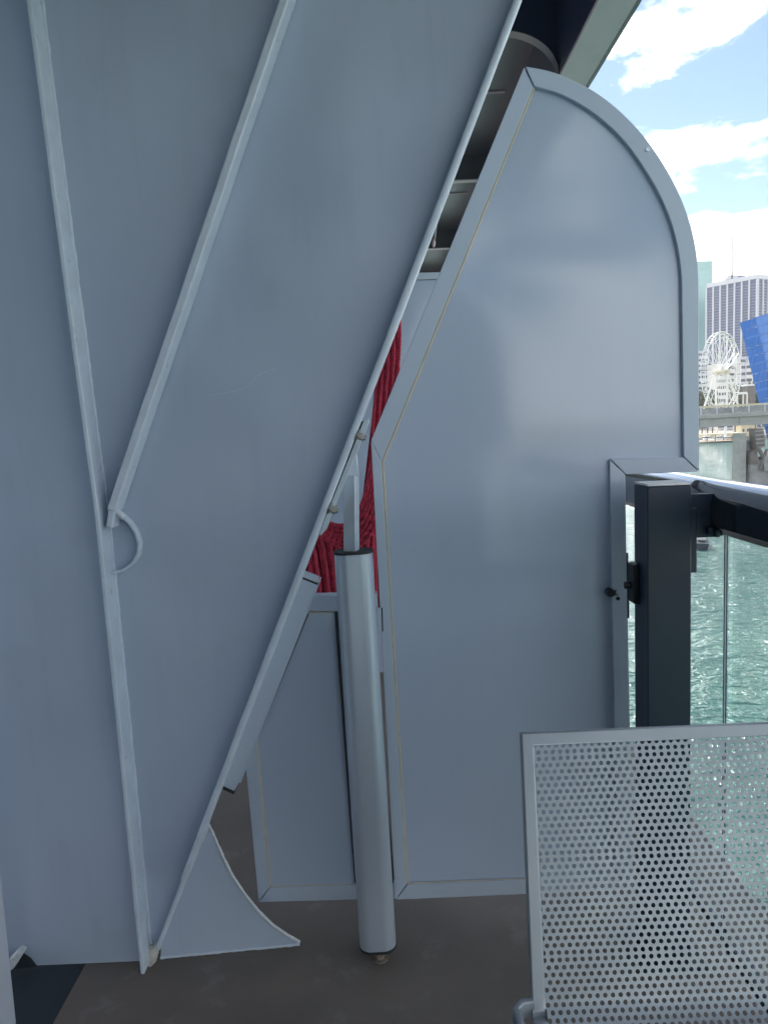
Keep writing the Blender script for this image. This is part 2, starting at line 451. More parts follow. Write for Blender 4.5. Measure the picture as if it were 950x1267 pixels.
# angle welded along the edge, to which the fixed partition is fitted
YA = 1.725
an = MB().prism([at(372, 716, YA), at(392, 724, YA), at(296, 968, YA), at(290, 979, YA), at(270, 970, YA)], (0, 0.006, 0)).build('edge_angle', m_frame, bh, bevel=0.0015)
MB().prism([at(392, 724, YA), at(394, 725, YA), at(298, 969, YA), at(296, 968, YA)], (0, 0.10, 0)).build('angle_leg', m_frame, an)
q0, q1 = at(370, 713, YA), at(393, 722, YA)
MB().prism([q0 + Vector((0, 0.007, 0)), q1 + Vector((0, 0.007, 0)), q1 + Vector((0, 0.05, 0.004)), q0 + Vector((0, 0.05, 0.004))], (0, 0, 0.004)).build('angle_cap', m_alu, an)
MB().prism([at(272, 972, YA + 0.002), at(291, 980, YA + 0.002), at(289, 983, YA + 0.002), at(274, 976, YA + 0.002)], (0, 0.04, 0)).build('angle_dark_strip', m_gasket_gap, an)  # dark strip at the foot of the angle
MB().prism([at(x, y, YA + 0.001) for x, y in ((379.5, 760), (382, 760), (320.5, 912), (318, 912))], (0, 0.012, 0)).build('angle_dark_strip', m_gasket_gap, an)  # black strip painted in for the shadow gap between angle and panel
MB().prism([at(x, y, YA + 0.003) for x, y in ((370.5, 713), (393.5, 722), (392.5, 726), (371, 717.5))], (0, 0.02, 0)).build('angle_dark_strip', m_gasket_gap, an)  # dark strip closing the gap below the angle cap
# curved foot gusset
A, B = on_floor(203, 1187), on_floor(371, 1171)
gn = Vector((0, 0, 1)).cross(B - A).normalized()
gp = lambda x, y: on_plane(x, y, A, gn)
curve = [gp(x, y) for x, y in ((258, 1019), (266, 1036), (276, 1060), (288, 1083), (303, 1106), (320, 1127), (338, 1145), (355, 1157), (371, 1166))]
gb = [Vector((A.x - 0.008, A.y, 0.004)), Vector((B.x, B.y, 0.004))]
gpoly = curve + [gb[1], gb[0], gp(199, 1158)]
gs = MB().prism(gpoly, gn * 0.010 if gn.y > 0 else gn * -0.010).build('gusset', m_plate, bh, bevel=0.002)
weld('weld_bead', curve, 0.0036, gs)
weld('weld_bead', [gb[0] + Vector((0, 0, 0.001)), gb[1] + Vector((0, 0, 0.001))], 0.0035, gs, m_bar)
weld('weld_bead', [gp(258, 1019), gp(240, 1062)], 0.0055, gs, m_bar)
# sealant lumps at the foot of the stiffeners
def lump(c, r, m, parent, name, seed=0.0, flat=0.6):
    bm = bmesh.new(); bmesh.ops.create_icosphere(bm, subdivisions=3, radius=1.0)
    mb = MB()
    vs_ = [Vector((v.co.x * r[0], v.co.y * r[1], v.co.z * r[2])) * (1 + 0.35 * noise.noise(v.co * 2.1 + Vector((seed, 0, 0)))) + c for v in bm.verts]
    mb.add(vs_, [[v.index for v in f.verts] for f in bm.faces]); bm.free()
    return mb.build(name, m, parent, smooth=True, auto=80)
lump(on_floor(191, 1184) + Vector((0, -0.01, 0.022)), (0.015, 0.03, 0.036), m_seal, st, 'sealant')
wq = YP - 0.03
MB().prism([at(x, y, wq) for x, y in ((8, 1192), (21, 1178), (29, 1180), (17, 1199), (12, 1203))], (0, 0.028, 0)).build('sealant', m_weld, bh, bevel=0.004)
MB().prism([at(x, y, YP - 0.004) for x, y in ((17, 1199), (29, 1180), (38, 1186), (46, 1196))], (0, 0.003, 0)).build('drain_hole', m_gutter, bh)

# ------------------------------------------------------------------ the wing-shaped partition
YD = 1.84
FRONT = YD
def frame_piece(parent, outer, inner, name='frame_bar', Y=YD, depth=0.038, m=m_frame):
    a = [at(x, y, Y) for x, y in outer]; b = [at(x, y, Y) for x, y in inner]
    return MB().strip(a, b, (0, depth, 0)).build(name, m, parent, bevel=0.0016)
def bead(parent, pts, r=0.0027, m=m_bead, Y=YD + 0.006):
    return MB().tube([at(x, y, Y) for x, y in pts], r, 6, up=Vector((0, 1, 0))).build('bead', m, parent, smooth=True)
O_arc = [(650, 82), (680, 88), (706, 98), (735, 113), (763, 134), (788, 159), (810, 187), (829, 218), (845, 252), (856, 286), (862, 318), (864, 350)]
I_arc = [(661, 107), (687, 114), (709, 124), (733, 139), (757, 159), (779, 183), (797, 209), (813, 236), (827, 267), (836, 297), (841, 325), (843, 352)]
def smooth_px(pts, n=4):
    out = []
    for i in range(len(pts) - 1):
        p0_, p1_, p2_, p3_ = pts[max(i - 1, 0)], pts[i], pts[i + 1], pts[min(i + 2, len(pts) - 1)]
        for k in range(n):
            t = k / n
            out.append(tuple(0.5 * (2 * p1_[c] + (p2_[c] - p0_[c]) * t + (2 * p0_[c] - 5 * p1_[c] + 4 * p2_[c] - p3_[c]) * t * t + (3 * p1_[c] - p0_[c] - 3 * p2_[c] + p3_[c]) * t ** 3) for c in (0, 1)))
    out.append(pts[-1]); return out
O_arc, I_arc = smooth_px(O_arc), smooth_px(I_arc)
BL, BLi = (489, 1113), (503, 1094)
BR, BRi = (783, 1100), (763, 1083)
wing = thing('balcony_partition', 'tall pale grey partition with rounded top and glossy panel beside the railing', 'partition', at(620, 1108, YD))
pan_poly = [(473.5, 571)] + I_arc + [(845, 566), (753.5, 567.5), BRi, BLi]
pan = MB().prism([at(x, y, YD + 0.012) for x, y in pan_poly], (0, 0.024, 0)).build('panel', m_panel, wing)
frame_piece(wing, [(648, 83), (459, 545)], [(659.5, 108), (472, 571)], 'slanted_stile')
frame_piece(wing, [(459, 545.4), BL], [(472, 571.4), (503, 1094)], 'stile')
frame_piece(wing, O_arc + [(864.5, 582.5)], I_arc + [(845.5, 565)], 'arched_rail')
frame_piece(wing, [(863.5, 583.5), (774, 587)], [(845, 566), (755, 568)], 'notch_rail')
frame_piece(wing, [(773, 587.5), BR], [(754, 569), BRi], 'stile')
frame_piece(wing, [(490, 1113.5), (782, 1100.5)], [(504, 1095), (762.5, 1084)], 'bottom_rail')
bead(wing, [(660.5, 109), (473.5, 571), (504, 1093)])
bead(wing, [(504, 1093.5), (762, 1083)])
bead(wing, [(x - 0.4, y + 0.6) for x, y in I_arc + [(845.5, 565.5), (754.5, 568), (763, 1082)]], 0.0020, m_frame, YD + 0.011)
# screw head, knob, keyhole, edge plate
def disc(c, r, d, m, name, parent, axis=Vector((0, 1, 0)), n=16, bevel=0.0006):
    return MB().tube([c, c + axis * d], r, n, up=Vector((0, 0, 1))).build(name, m, parent, bevel=bevel)
disc(at(801, 184.5, YD - 0.002), 0.0055, 0.004, m_alu, 'screw', wing)
kb = disc(at(756, 734, YD - 0.020), 0.0105, 0.022, m_black, 'knob', wing, bevel=0.002)
MB().tube([at(757, 734, YD - 0.012), at(764, 733, YD - 0.012)], 0.0068, 12).build('knob_arm', m_black, kb, smooth=True)
disc(at(764.5, 733, YD - 0.020), 0.0055, 0.015, m_alu, 'keyhole', wing)
disc(at(764.5, 740.8, YD - 0.003), 0.0048, 0.004, m_black, 'screw', wing)
MB().prism([at(774.3, 684, YD), at(776.8, 684, YD), at(778.2, 765, YD), at(775.7, 765, YD)], (0, 0.034, 0)).build('lock_plate', m_black, wing)
# small hinge beside the strut
hg = MB().prism([at(466, 752, YD - 0.006), at(471.5, 752, YD - 0.006), at(472.5, 781, YD - 0.006), at(467, 781, YD - 0.006)], (0, 0.005, 0)).build('hinge', m_frame, wing, bevel=0.001)
MB().tube([at(472.3, 752, YD - 0.005), at(473.3, 781, YD - 0.005)], 0.0018, 6).build('hinge_pin', m_gasket_gap, hg)
hg2 = MB().prism([at(487, 1089, YD - 0.006), at(491.5, 1089, YD - 0.006), at(492, 1112, YD - 0.006), at(487.5, 1112, YD - 0.006)], (0, 0.005, 0)).build('hinge', m_frame, wing, bevel=0.001)

# ------------------------------------------------------------------ small fixed panel between bulkhead and strut
fx = thing('fixed_panel', 'small pale grey framed panel low between the strut and the bulkhead edge', 'partition', at(380, 1113, YD))
MB().prism([at(x, y, YD + 0.007) for x, y in ((381, 757), (455, 756), (486, 1096), (334, 1097), (318, 912))], (0, 0.024, 0)).build('panel', m_panel, fx)
frame_piece(fx, [(372, 738), (466, 735)], [(379, 757), (468, 755)], 'top_rail')
frame_piece(fx, [(301, 914), (320, 1116)], [(317, 914), (333, 1098)], 'stile')
frame_piece(fx, [(320.5, 1116.5), (487, 1112)], [(334, 1098.5), (486, 1094)], 'bottom_rail')
frame_piece(fx, [(357, 760), (294, 912)], [(378.5, 758), (317, 912.5)], 'slanted_stile')
bead(fx, [(381, 757.5), (456, 756)])
bead(fx, [(318, 914), (334.5, 1097), (486, 1093)])
bead(fx, [(380.5, 759), (318.5, 911)], 0.0024, m_gasket_gap, YD + 0.001)  # the angle's shadow gap again, as a black line on the frame
frame_piece(fx, [(413.5, 757), (438.5, 1093)], [(420, 757), (445, 1093)], 'dark_strip', YD + 0.001, 0.02, m_gasket_gap)  # dark strip filling the gap beside the strut
frame_piece(fx, [(455, 757), (483.5, 1093)], [(459.5, 757), (488, 1093)], 'dark_strip', YD + 0.001, 0.02, m_gasket_gap)

# ------------------------------------------------------------------ support strut
YS = 1.722
foot = on_floor(468, 1181)
sb, stp = at(467.5, 1166, YS), at(437.2, 684, YS)
stt = thing('support_strut', 'silver aluminium tube strut standing on a bolt before the partitions', 'strut', (sb.x, YS, 0))
def rrect(wd, dp, r, n=5):
    out = []
    for cx, cy, a0 in ((wd / 2 - r, dp / 2 - r, 0), (-wd / 2 + r, dp / 2 - r, 90), (-wd / 2 + r, -dp / 2 + r, 180), (wd / 2 - r, -dp / 2 + r, 270)):
        for i in range(n + 1):
            a = R(a0 + 90 * i / n); out.append((cx + r * math.cos(a), cy + r * math.sin(a)))
    return out
UPY = Vector((0, 1, 0))
ax = (stp - sb).normalized()
WS = 46.5 / F * YS * 1.03
prof = rrect(WS, 0.070, 0.030, 7)
MB().sweep([sb, stp], prof, up=UPY).build('tube', m_strut, stt, smooth=True, auto=50)
MB().sweep([stp + ax * 0.0005, stp + ax * 0.006], rrect(WS + 0.003, 0.073, 0.031, 7), up=UPY).build('end_cap', m_gasket_gap, stt, smooth=True, auto=40)
MB().sweep([sb - ax * 0.007, sb - ax * 0.0005], rrect(WS + 0.002, 0.072, 0.031, 7), up=UPY).build('end_cap', m_gasket_gap, stt, smooth=True, auto=40)
bl = MB()
bl.tube([Vector((sb.x + 0.004, YS - 0.01, 0.002)), Vector((sb.x + 0.004, YS - 0.01, sb.z - 0.006))], 0.0125, 6, up=UPY)
bl.build('foot_bolt', m_rust, stt, bevel=0.0015)
disc(Vector((sb.x + 0.004, YS - 0.01, 0.0005)), 0.022, 0.003, m_rust, 'washer', stt, axis=Vector((0, 0, 1)))
# inner flat bar up to the lug
rz_ = Matrix.Rotation(R(20), 3, 'Z')
def rot_prof(wd, dp): return [tuple((rz_ @ Vector((u, v, 0)))[:2]) for u, v in rrect(wd, dp, 0.0015, 1)]
MB().sweep([at(435, 684, YS), at(434.3, 588, YS)], rot_prof(0.030, 0.026), up=UPY).build('inner_bar', m_alu, stt, smooth=True, auto=30)
MB().prism([at(x, y, YS - 0.013) for x, y in ((424.3, 589), (444, 589), (440.5, 555), (437, 557), (424.3, 588))], (0, 0.024, 0)).build('inner_bar', m_alu, stt, bevel=0.0015)
# lug plate bolted to the edge bar
lug = MB().prism([at(x, y, YB + 0.006) for x, y in ((450, 520), (456, 517), (457, 521), (404, 655), (397, 663), (395, 660))], (0, 0.044, 0)).build('lug_plate', m_alu, stt, bevel=0.0015)
MB().prism([at(x, y, YB + 0.016) for x, y in ((446, 522), (450.3, 520.5), (396, 660), (389, 659))], (0, 0.03, 0)).build('lug_groove_shade', m_gasket_gap, lug)  # black strip puts the groove's shade into the colour
weld('weld_bead', [at(438, 558, YS - 0.012), at(424, 591, YS - 0.012)], 0.005, stt, m_alu, 0.005)
bd = (e0 - e1).normalized(); bnv = Vector((-bd.z, 0, bd.x)) * -1
if bnv.x < 0: bnv = -bnv
for (x, y) in ((445, 541), (411, 631)):
    c = at(x + 4.0, y, YB + 0.012)
    bo = MB().tube([c - bnv * 0.010, c + bnv * 0.002], 0.0115, 6, up=UPY).build('bolt', m_steel, stt, bevel=0.001)
    MB().tube([c - bnv * 0.0145, c - bnv * 0.0105], 0.0145, 14, up=UPY).build('washer', m_steel, bo, smooth=True)
    MB().tube([c + bnv * 0.0022, c + bnv * 0.007], 0.006, 10, up=UPY).build('bolt_end', m_steel, bo, smooth=True)

# ------------------------------------------------------------------ what shows through the gap
YF = 3.9
fp = thing('partition_panel', 'pale grey partition further along, seen through the slanted gap', 'partition', at(480, 700, YF) * 1.0)
fp.location.z = 0
MB().prism([at(300, 352, YF), at(560, 346, YF), at(610, 640, YF), at(610, 860, YF), at(300, 860, YF)], (0, 0.03, 0)).build('panel', m_panel, fp)
MB().prism([at(300, 345, YF - 0.012), at(558, 336, YF - 0.012), at(558, 344.5, YF - 0.012), at(300, 353, YF - 0.012)], (0, 0.05, 0)).build('top_rail', m_frame, fp, bevel=0.002)
MB().prism([at(545, 346, YF - 0.006), at(559, 346, YF - 0.006), at(509, 470, YF - 0.006), at(496, 470, YF - 0.006)], (0, 0.004, 0)).build('slanted_stile', m_frame, fp, bevel=0.001)
MB().prism([at(463, 440, YF - 0.008), at(465, 440, YF - 0.008), at(467, 620, YF - 0.008), at(465, 620, YF - 0.008)], (0, 0.006, 0)).build('dark_strip', m_gasket_gap, fp)  # thin dark upright line on the far panel

# red knitted fabric
YR = 2.35
def lerp_poly(pts, t):
    s = t * (len(pts) - 1); i = min(int(s), len(pts) - 2); f = s - i
    return (pts[i][0] * (1 - f) + pts[i + 1][0] * f, pts[i][1] * (1 - f) + pts[i + 1][1] * f)
def folded(mb, left, right, nu, nv, folds, amp, Y, ph=0.0, sag=0.0):
    vs_ = []
    for j in range(nv + 1):
        t = j / nv; l = lerp_poly(left, t); r = lerp_poly(right, t)
        for i in range(nu + 1):
            s = i / nu
            x, y = l[0] * (1 - s) + r[0] * s, l[1] * (1 - s) + r[1] * s
            yy = Y + amp * math.sin(s * folds * 2 * math.pi + ph + 0.6 * noise.noise(Vector((s * 3, t * 4, ph)))) + 0.5 * amp * noise.noise(Vector((s * 9, t * 5, 3 + ph)))
            p = at(x, y, yy); vs_.append(p)
    fs = [[j * (nu + 1) + i, j * (nu + 1) + i + 1, (j + 1) * (nu + 1) + i + 1, (j + 1) * (nu + 1) + i] for j in range(nv) for i in range(nu)]
    mb.add(vs_, fs)
rc = thing('hanging_fabric', 'crimson knitted fabric hanging in folds behind the strut', 'fabric', at(440, 760, YR))
mb = MB(); folded(mb, [(462, 330), (466, 430), (462, 500), (455, 560), (449, 612), (440, 640)], [(494, 330), (494, 440), (492, 475), (486, 540), (482, 600), (482, 650)], 60, 60, 5.5, 0.012, YR)
mb.build('hanging_strip', m_cloth, rc, smooth=True, auto=80)
mb = MB()
folded(mb, [(372, 640), (368, 700), (366, 752)], [(398, 645), (398, 700), (400, 752)], 30, 40, 2.5, 0.014, YR - 0.02)
folded(mb, [(398, 645), (398, 700), (400, 752)], [(424, 650), (424, 705), (424, 752)], 30, 40, 2.0, 0.010, YR - 0.02)
folded(mb, [(424, 650), (424, 705), (424, 752)], [(447, 628), (450, 700), (452, 752)], 30, 40, 1.5, 0.008, YR - 0.03)
folded(mb, [(447, 628), (450, 700), (452, 752)], [(464, 558), (466, 680), (470, 752)], 30, 40, 1.5, 0.010, YR - 0.03)
folded(mb, [(464, 558), (466, 680), (470, 752)], [(490, 556), (490, 680), (494, 752)], 24, 40, 1.5, 0.010, YR - 0.03)
mb.build('pouch', m_cloth, rc, smooth=True, auto=80)
top_c = smooth_px([(372, 636), (388, 639), (402, 645), (414, 650), (426, 650), (438, 641), (448, 624), (456, 598), (464, 558), (470, 525)], 6)
def cord(px_pts, Y, r, amp=0.0, ph=0.0):
    pp = smooth_px(px_pts, 8)
    return [at(x + 0.5 * math.sin(k * 0.9 + ph), y, Y + amp * math.sin(k * 0.55 + ph)) for k, (x, y) in enumerate(pp)]
# cords of the hanging strip, gathered at the bottom
for k in range(9):
    f = k / 8
    c_ = cord([(464 + 30 * f, 330), (466 + 28 * f, 430), (464 + 27 * f, 490), (459 + 26 * f, 560), (456 + 26 * f, 600)], YR - 0.016 + 0.008 * (k % 2), 0.005, 0.002, k)
    MB().tube(c_, 0.0052, 7, up=UPY).build('cord', m_cloth, rc, smooth=True, auto=80)
# cords fanning down from the sagging edge
NC = 20
for k in range(NC):
    f = k / (NC - 1)
    x0, y0 = top_c[int(f * (len(top_c) - 8))]
    lean = 16 * (1 - f) + 2
    c_ = cord([(x0, y0 + 2), (x0 + lean * 0.25, y0 + 30), (x0 + lean * 0.6, y0 + 62), (x0 + lean, max(752, y0 + 70))], YR - 0.048 + 0.012 * (k % 2), 0.006, 0.003, k * 1.3)
    MB().tube(c_, 0.0062, 7, up=UPY).build('cord', m_cloth, rc, smooth=True, auto=80)
# woven rows crossing the cords under the edge, following its sag
for j in range(6):
    pp = []
    for i, (x, y) in enumerate(top_c):
        u = i / (len(top_c) - 1)
        pp.append(at(x + j * (1.0 + 2.4 * u), y + j * (4.5 + 3.0 * u), YR - 0.054 + 0.008 * math.sin(i * math.pi / 1.5 + j * math.pi)))
    MB().tube(pp, 0.0062 if j else 0.0080, 7, up=UPY).build('woven_row', m_knit, rc, smooth=True, auto=80)
# a cord with a light-coloured handle
co = thing('pull_cord', 'thin cord with a small pink handle hanging in the dark gap', 'cord', at(535, 290, 3.2))
MB().tube([at(546, 225, 3.2), at(541, 262, 3.2), at(537, 296, 3.2)], 0.005, 6, up=UPY).build('cord', m_ceil, co, smooth=True)
lump(at(536.5, 301, 3.2), (0.007, 0.007, 0.017), mat('pink_plastic', (0.75, 0.52, 0.50), 0.4), co, 'handle')

# ------------------------------------------------------------------ railing: post, handrail, glass
p0 = at(801, 600, 1.65)
PX0 = at(800.5, 600, 1.65).x; PX1 = at(855.5, 600, 1.65).x
ZT = at(828, 600, 1.65).z
po = thing('rail_post', 'dark navy square railing post with cap coloured as if sunlit beside the partition', 'post', ((PX0 + PX1) / 2, 1.695, 0))
MB().box(((PX0 + PX1) / 2, 1.695, ZT / 2), (PX1 - PX0, 0.09, ZT - 0.004)).build('shaft', m_post, po, bevel=0.003)
MB().box(((PX0 + PX1) / 2, 1.695, ZT + 0.001), (PX1 - PX0 - 0.002, 0.088, 0.005)).build('cap', m_cap, po, bevel=0.001)
MB().box(((PX0 + PX1) / 2, 1.695, 0.006), (PX1 - PX0 + 0.06, 0.15, 0.012)).build('base_plate', m_post, po, bevel=0.002)
kz0, kz1 = at(787, 745, 1.72).z, at(787, 698, 1.72).z
kx = at(780.5, 720, 1.72).x
kp = MB().prism([(kx, 1.705, kz0), (kx, 1.705, kz1), (PX0 - 0.0005, 1.705, kz1 + 0.004), (PX0 - 0.0005, 1.705, kz0 - 0.004)], (0, 0.04, 0)).build('latch_keeper', m_black, po, bevel=0.002)
MB().tube([Vector((kx - 0.012, 1.73, (kz0 + kz1) / 2 - 0.006)), Vector((kx + 0.002, 1.73, (kz0 + kz1) / 2 - 0.006))], 0.009, 12).build('latch_bolt', m_black, kp, smooth=True)
RX, RZ = 0.795, 1.152                    # centre line and top of the handrail
hrail = thing('handrail', 'glossy dark navy rounded handrail running out of the picture at right', 'handrail', (RX, 1.5, RZ - 0.12))
def hp(wd, h, n=10):
    """rounded-top profile in (across, up) with top at 0"""
    out = []
    for i in range(n + 1):
        a = math.pi * i / n
        out.append((wd / 2 * math.cos(a), -0.050 + 0.050 * math.sin(a)))
    out += [(-wd / 2, -h + 0.02), (-wd / 2 + 0.012, -h + 0.004), (-wd / 2 + 0.03, -h), (wd / 2 - 0.03, -h), (wd / 2 - 0.012, -h + 0.004), (wd / 2, -h + 0.02)]
    return out
prof = hp(0.118, 0.118)
def rail_seg(y0, y1, name='rail_length'):
    vs_, n = [], len(prof)
    for y in (y0, y1): vs_ += [Vector((RX + u, y, RZ + v)) for u, v in prof]
    fs = [[j, (j + 1) % n, n + (j + 1) % n, n + j] for j in range(n)] + [list(range(n)), list(range(2 * n - 1, n - 1, -1))]
    return MB().add(vs_, fs).build(name, m_rail, hrail, smooth=True, auto=35)
rail_seg(1.7515, 9.0); rail_seg(-1.2, 1.75)
# bracket between post and rail
MB().box(((PX1 + RX - 0.05) / 2, 1.675, RZ - 0.075), (RX - 0.06 - PX1 + 0.018, 0.012, 0.10)).build('rail_bracket', m_post, hrail, bevel=0.002)
MB().box((PX1 + 0.010, 1.69, RZ - 0.13), (0.018, 0.05, 0.15)).build('bracket_plate', m_post, hrail, bevel=0.003)
for (x, y) in ((878, 661), (886, 664), (890, 662)):
    c = at(x, y - 3, 1.66)
    MB().tube([c + Vector((0, 0, 0.012)), c - Vector((0, 0, 0.006))], 0.008, 8, up=UPY).build('glass_clamp', m_post, hrail, bevel=0.002)
GX = 0.765
wy = GX * F / (897 - 475.0) * 0.985
wpt = at(897, 760, 1.66)
rod = thing('rail_rod', 'thin upright metal rod under the handrail', 'rod', (wpt.x, 1.66, 0))
MB().tube([Vector((wpt.x, 1.66, 0.03)), Vector((wpt.x, 1.66, RZ - 0.118))], 0.0042, 10, up=UPY).build('bar', m_post, rod, smooth=True)
MB().tube([Vector((wpt.x - 0.0035, 1.655, 0.03)), Vector((wpt.x - 0.0035, 1.655, RZ - 0.118))], 0.0018, 8, up=UPY).build('seal_strip', m_alu, rod, smooth=True)
gl = thing('rail_glass', 'clear glass balustrade panel nearest the viewer, right of the thin rod', 'glass panel', (wpt.x + 0.012, 0.6, 0.05))
MB().box((wpt.x + 0.012, 0.25, (RZ - 0.12 + 0.05) / 2 + 0.02), (0.010, 2.78, RZ - 0.12 - 0.06)).build('pane', m_glass, gl)
MB().box((wpt.x + 0.012, 0.25, 0.05), (0.03, 2.8, 0.03)).build('bottom_channel', m_post, gl, bevel=0.002)
gl2 = thing('rail_glass', 'clear glass balustrade panel beyond the thin rod, behind the navy post', 'glass panel', (wpt.x + 0.012, 2.6, 0.05))
MB().box((wpt.x + 0.012, 2.68, (RZ - 0.12 + 0.05) / 2 + 0.02), (0.010, 2.0, RZ - 0.12 - 0.06)).build('pane', m_glass, gl2)
MB().box((wpt.x + 0.012, 2.68, 0.05), (0.03, 2.0, 0.03)).build('bottom_channel', m_post, gl2, bevel=0.002)

# ------------------------------------------------------------------ perforated chair
ct, cb = at(643, 906, 1.12), at(656, 1225, 1.00)
bx = (cb - ct)
CW = 0.50
cx = ct.x + CW / 2
ch = thing('patio_chair', 'silver chair with perforated metal back and seat facing into the balcony', 'chair', (cx, 0.85, 0))
dirb = Vector((0, bx.y, bx.z)).normalized()
taper = (cb.x - ct.x) / bx.length
prof_c = []                                   # (y, z) along the centre of the sheet, from the top of the back to the front of the seat
LB = bx.length + 0.030
NS = 40
p = Vector((0, ct.y, ct.z))
ang = math.atan2(dirb.z, dirb.y)              # direction angle in the yz-plane
pts_yz, ss = [(p.y, p.z)], [0.0]
s = 0.0; step = 0.0025; rad = 0.075
turn_end = math.pi + R(4)                     # seat runs towards -y, dipping slightly to the rear
a = ang % (2 * math.pi)
while s < 0.90:
    if s > LB - 0.02 and a > turn_end: a = max(turn_end, a - step / rad)
    p = p + Vector((0, math.cos(a), math.sin(a))) * step
    s += step
    pts_yz.append((p.y, p.z)); ss.append(s)
def surf(s_, off=0.0):
    i = min(max(int(s_ / step), 0), len(pts_yz) - 2); f = s_ / step - i
    y = pts_yz[i][0] * (1 - f) + pts_yz[i + 1][0] * f; z = pts_yz[i][1] * (1 - f) + pts_yz[i + 1][1] * f
    t = Vector((0, pts_yz[i + 1][0] - pts_yz[i][0], pts_yz[i + 1][1] - pts_yz[i][1])).normalized()
    nrm = Vector((0, t.z, -t.y))              # away from the sitter
    if nrm.y < 0 and s_ < LB: nrm = -nrm
    return Vector((0, y, z)) + nrm * off
def half_w(s_): return CW / 2 - taper * min(s_, LB)
FW = 0.0205                                   # visible width of the frame
PT = 0.0112; RH = PT * 0.866
rows = int((0.85 - FW) / RH)
shm = MB(); V, FC = [], []
NA = 12
for r in range(rows):
    s0 = FW * 0.35 + r * RH
    hw = half_w(s0 + RH / 2) - FW * 0.25
    ncol = int(2 * hw / PT) + 2
    x0 = -ncol / 2 * PT + (PT / 2 if r % 2 else 0)
    for c in range(ncol):
        cxl = x0 + (c + 0.5) * PT
        if cxl - PT * 0.5 > hw or cxl + PT * 0.5 < -hw: continue
        b0 = len(V)
        cut = abs(cxl) + PT * 0.34 > hw       # solid margin against the frame
        xa, xb = max(cxl - PT / 2, -hw), min(cxl + PT / 2, hw)
        if xb - xa < 1e-5: continue
        if cut:
            for (x, s_) in ((xa, s0), (xb, s0), (xb, s0 + RH), (xa, s0 + RH)):
                q = surf(s_); V.append((cx + x, q.y, q.z))
            FC.append([b0, b0 + 1, b0 + 2, b0 + 3]); continue
        for k in range(NA):
            an_ = 2 * math.pi * (k + 0.5) / NA
            dx, dy = math.cos(an_), math.sin(an_)
            x, y = cxl + dx * PT * 0.308, s0 + RH / 2 + dy * PT * 0.308
            q = surf(y); V.append((cx + x, q.y, q.z))
        for k in range(NA):
            an_ = 2 * math.pi * (k + 0.5) / NA
            dx, dy = math.cos(an_), math.sin(an_)
            m_ = min((PT / 2) / max(abs(dx), 1e-6), (RH / 2) / max(abs(dy), 1e-6))
            x, y = cxl + dx * m_, s0 + RH / 2 + dy * m_
            x = min(max(x, -hw), hw)
            q = surf(y); V.append((cx + x, q.y, q.z))
        for k in range(NA):
            k2 = (k + 1) % NA
            FC.append([b0 + k, b0 + k2, b0 + NA + k2, b0 + NA + k])
        # corners of the cell that the polygon leaves open
        for sxn in (-1, 1):
            for syn in (-1, 1):
                x, y = min(max(cxl + sxn * PT / 2, -hw), hw), s0 + RH / 2 + syn * RH / 2
                best = sorted(range(NA), key=lambda k: (V[b0 + NA + k][0] - cx - x) ** 2 + (((math.sin(2 * math.pi * (k + 0.5) / NA)) * 1.0 - syn * 0.62) ** 2) * PT * PT)[:2]
                if abs(best[0] - best[1]) not in (1, NA - 1): continue
                q = surf(y); V.append((cx + x, q.y, q.z))
                FC.append([b0 + NA + best[0], b0 + NA + best[1], len(V) - 1])
shm.add(V, FC)
sheet = shm.build('perforated_sheet', m_sheet, ch)
so = sheet.modifiers.new('thickness', 'SOLIDIFY'); so.thickness = 0.0018; so.offset = 0
# frame round the sheet
def cross_bar(s_from, s_to, name):
    hw = half_w(s_from) - FW - 0.0006
    vs_ = []
    for xx in (-hw, hw):
        for s_, o_ in ((s_from, -0.0068), (s_to, -0.0068), (s_to, 0.0088), (s_from, 0.0088)):
            q = surf(s_, o_); vs_.append(Vector((cx + xx, q.y, q.z)))
    return MB().add(vs_, [[0, 1, 2, 3], [7, 6, 5, 4], [0, 4, 5, 1], [1, 5, 6, 2], [2, 6, 7, 3], [3, 7, 4, 0]]).build(name, m_chair, ch, bevel=0.003, seg=3)
def loop_frame(name):
    n = 60; outer, inner = [], []
    for i in range(n, -1, -1):
        s_ = 0.86 * i / n; outer.append((-half_w(s_), s_)); si = max(s_, FW); inner.append((-half_w(si) + FW, si))
    outer += [(-x, s_) for x, s_ in reversed(outer)]; inner += [(-x, s_) for x, s_ in reversed(inner)]
    vs_ = []
    for (xo, so_), (xi, si_) in zip(outer, inner):
        for x, s_, o_ in ((xo, so_, -0.007), (xi, si_, -0.007), (xi, si_, 0.009), (xo, so_, 0.009)):
            q = surf(s_, o_); vs_.append(Vector((cx + x, q.y, q.z)))
    m_ = len(outer); fs = []
    for i in range(m_ - 1):
        for j in range(4):
            k = (j + 1) % 4; fs.append([4 * i + j, 4 * i + k, 4 * i + 4 + k, 4 * i + 4 + j])
    fs += [[0, 1, 2, 3], [4 * m_ - 1, 4 * m_ - 2, 4 * m_ - 3, 4 * m_ - 4]]
    return MB().add(vs_, fs).build(name, m_chair, ch, bevel=0.003, seg=3)
loop_frame('frame')
cross_bar(0.84, 0.86, 'front_rail')
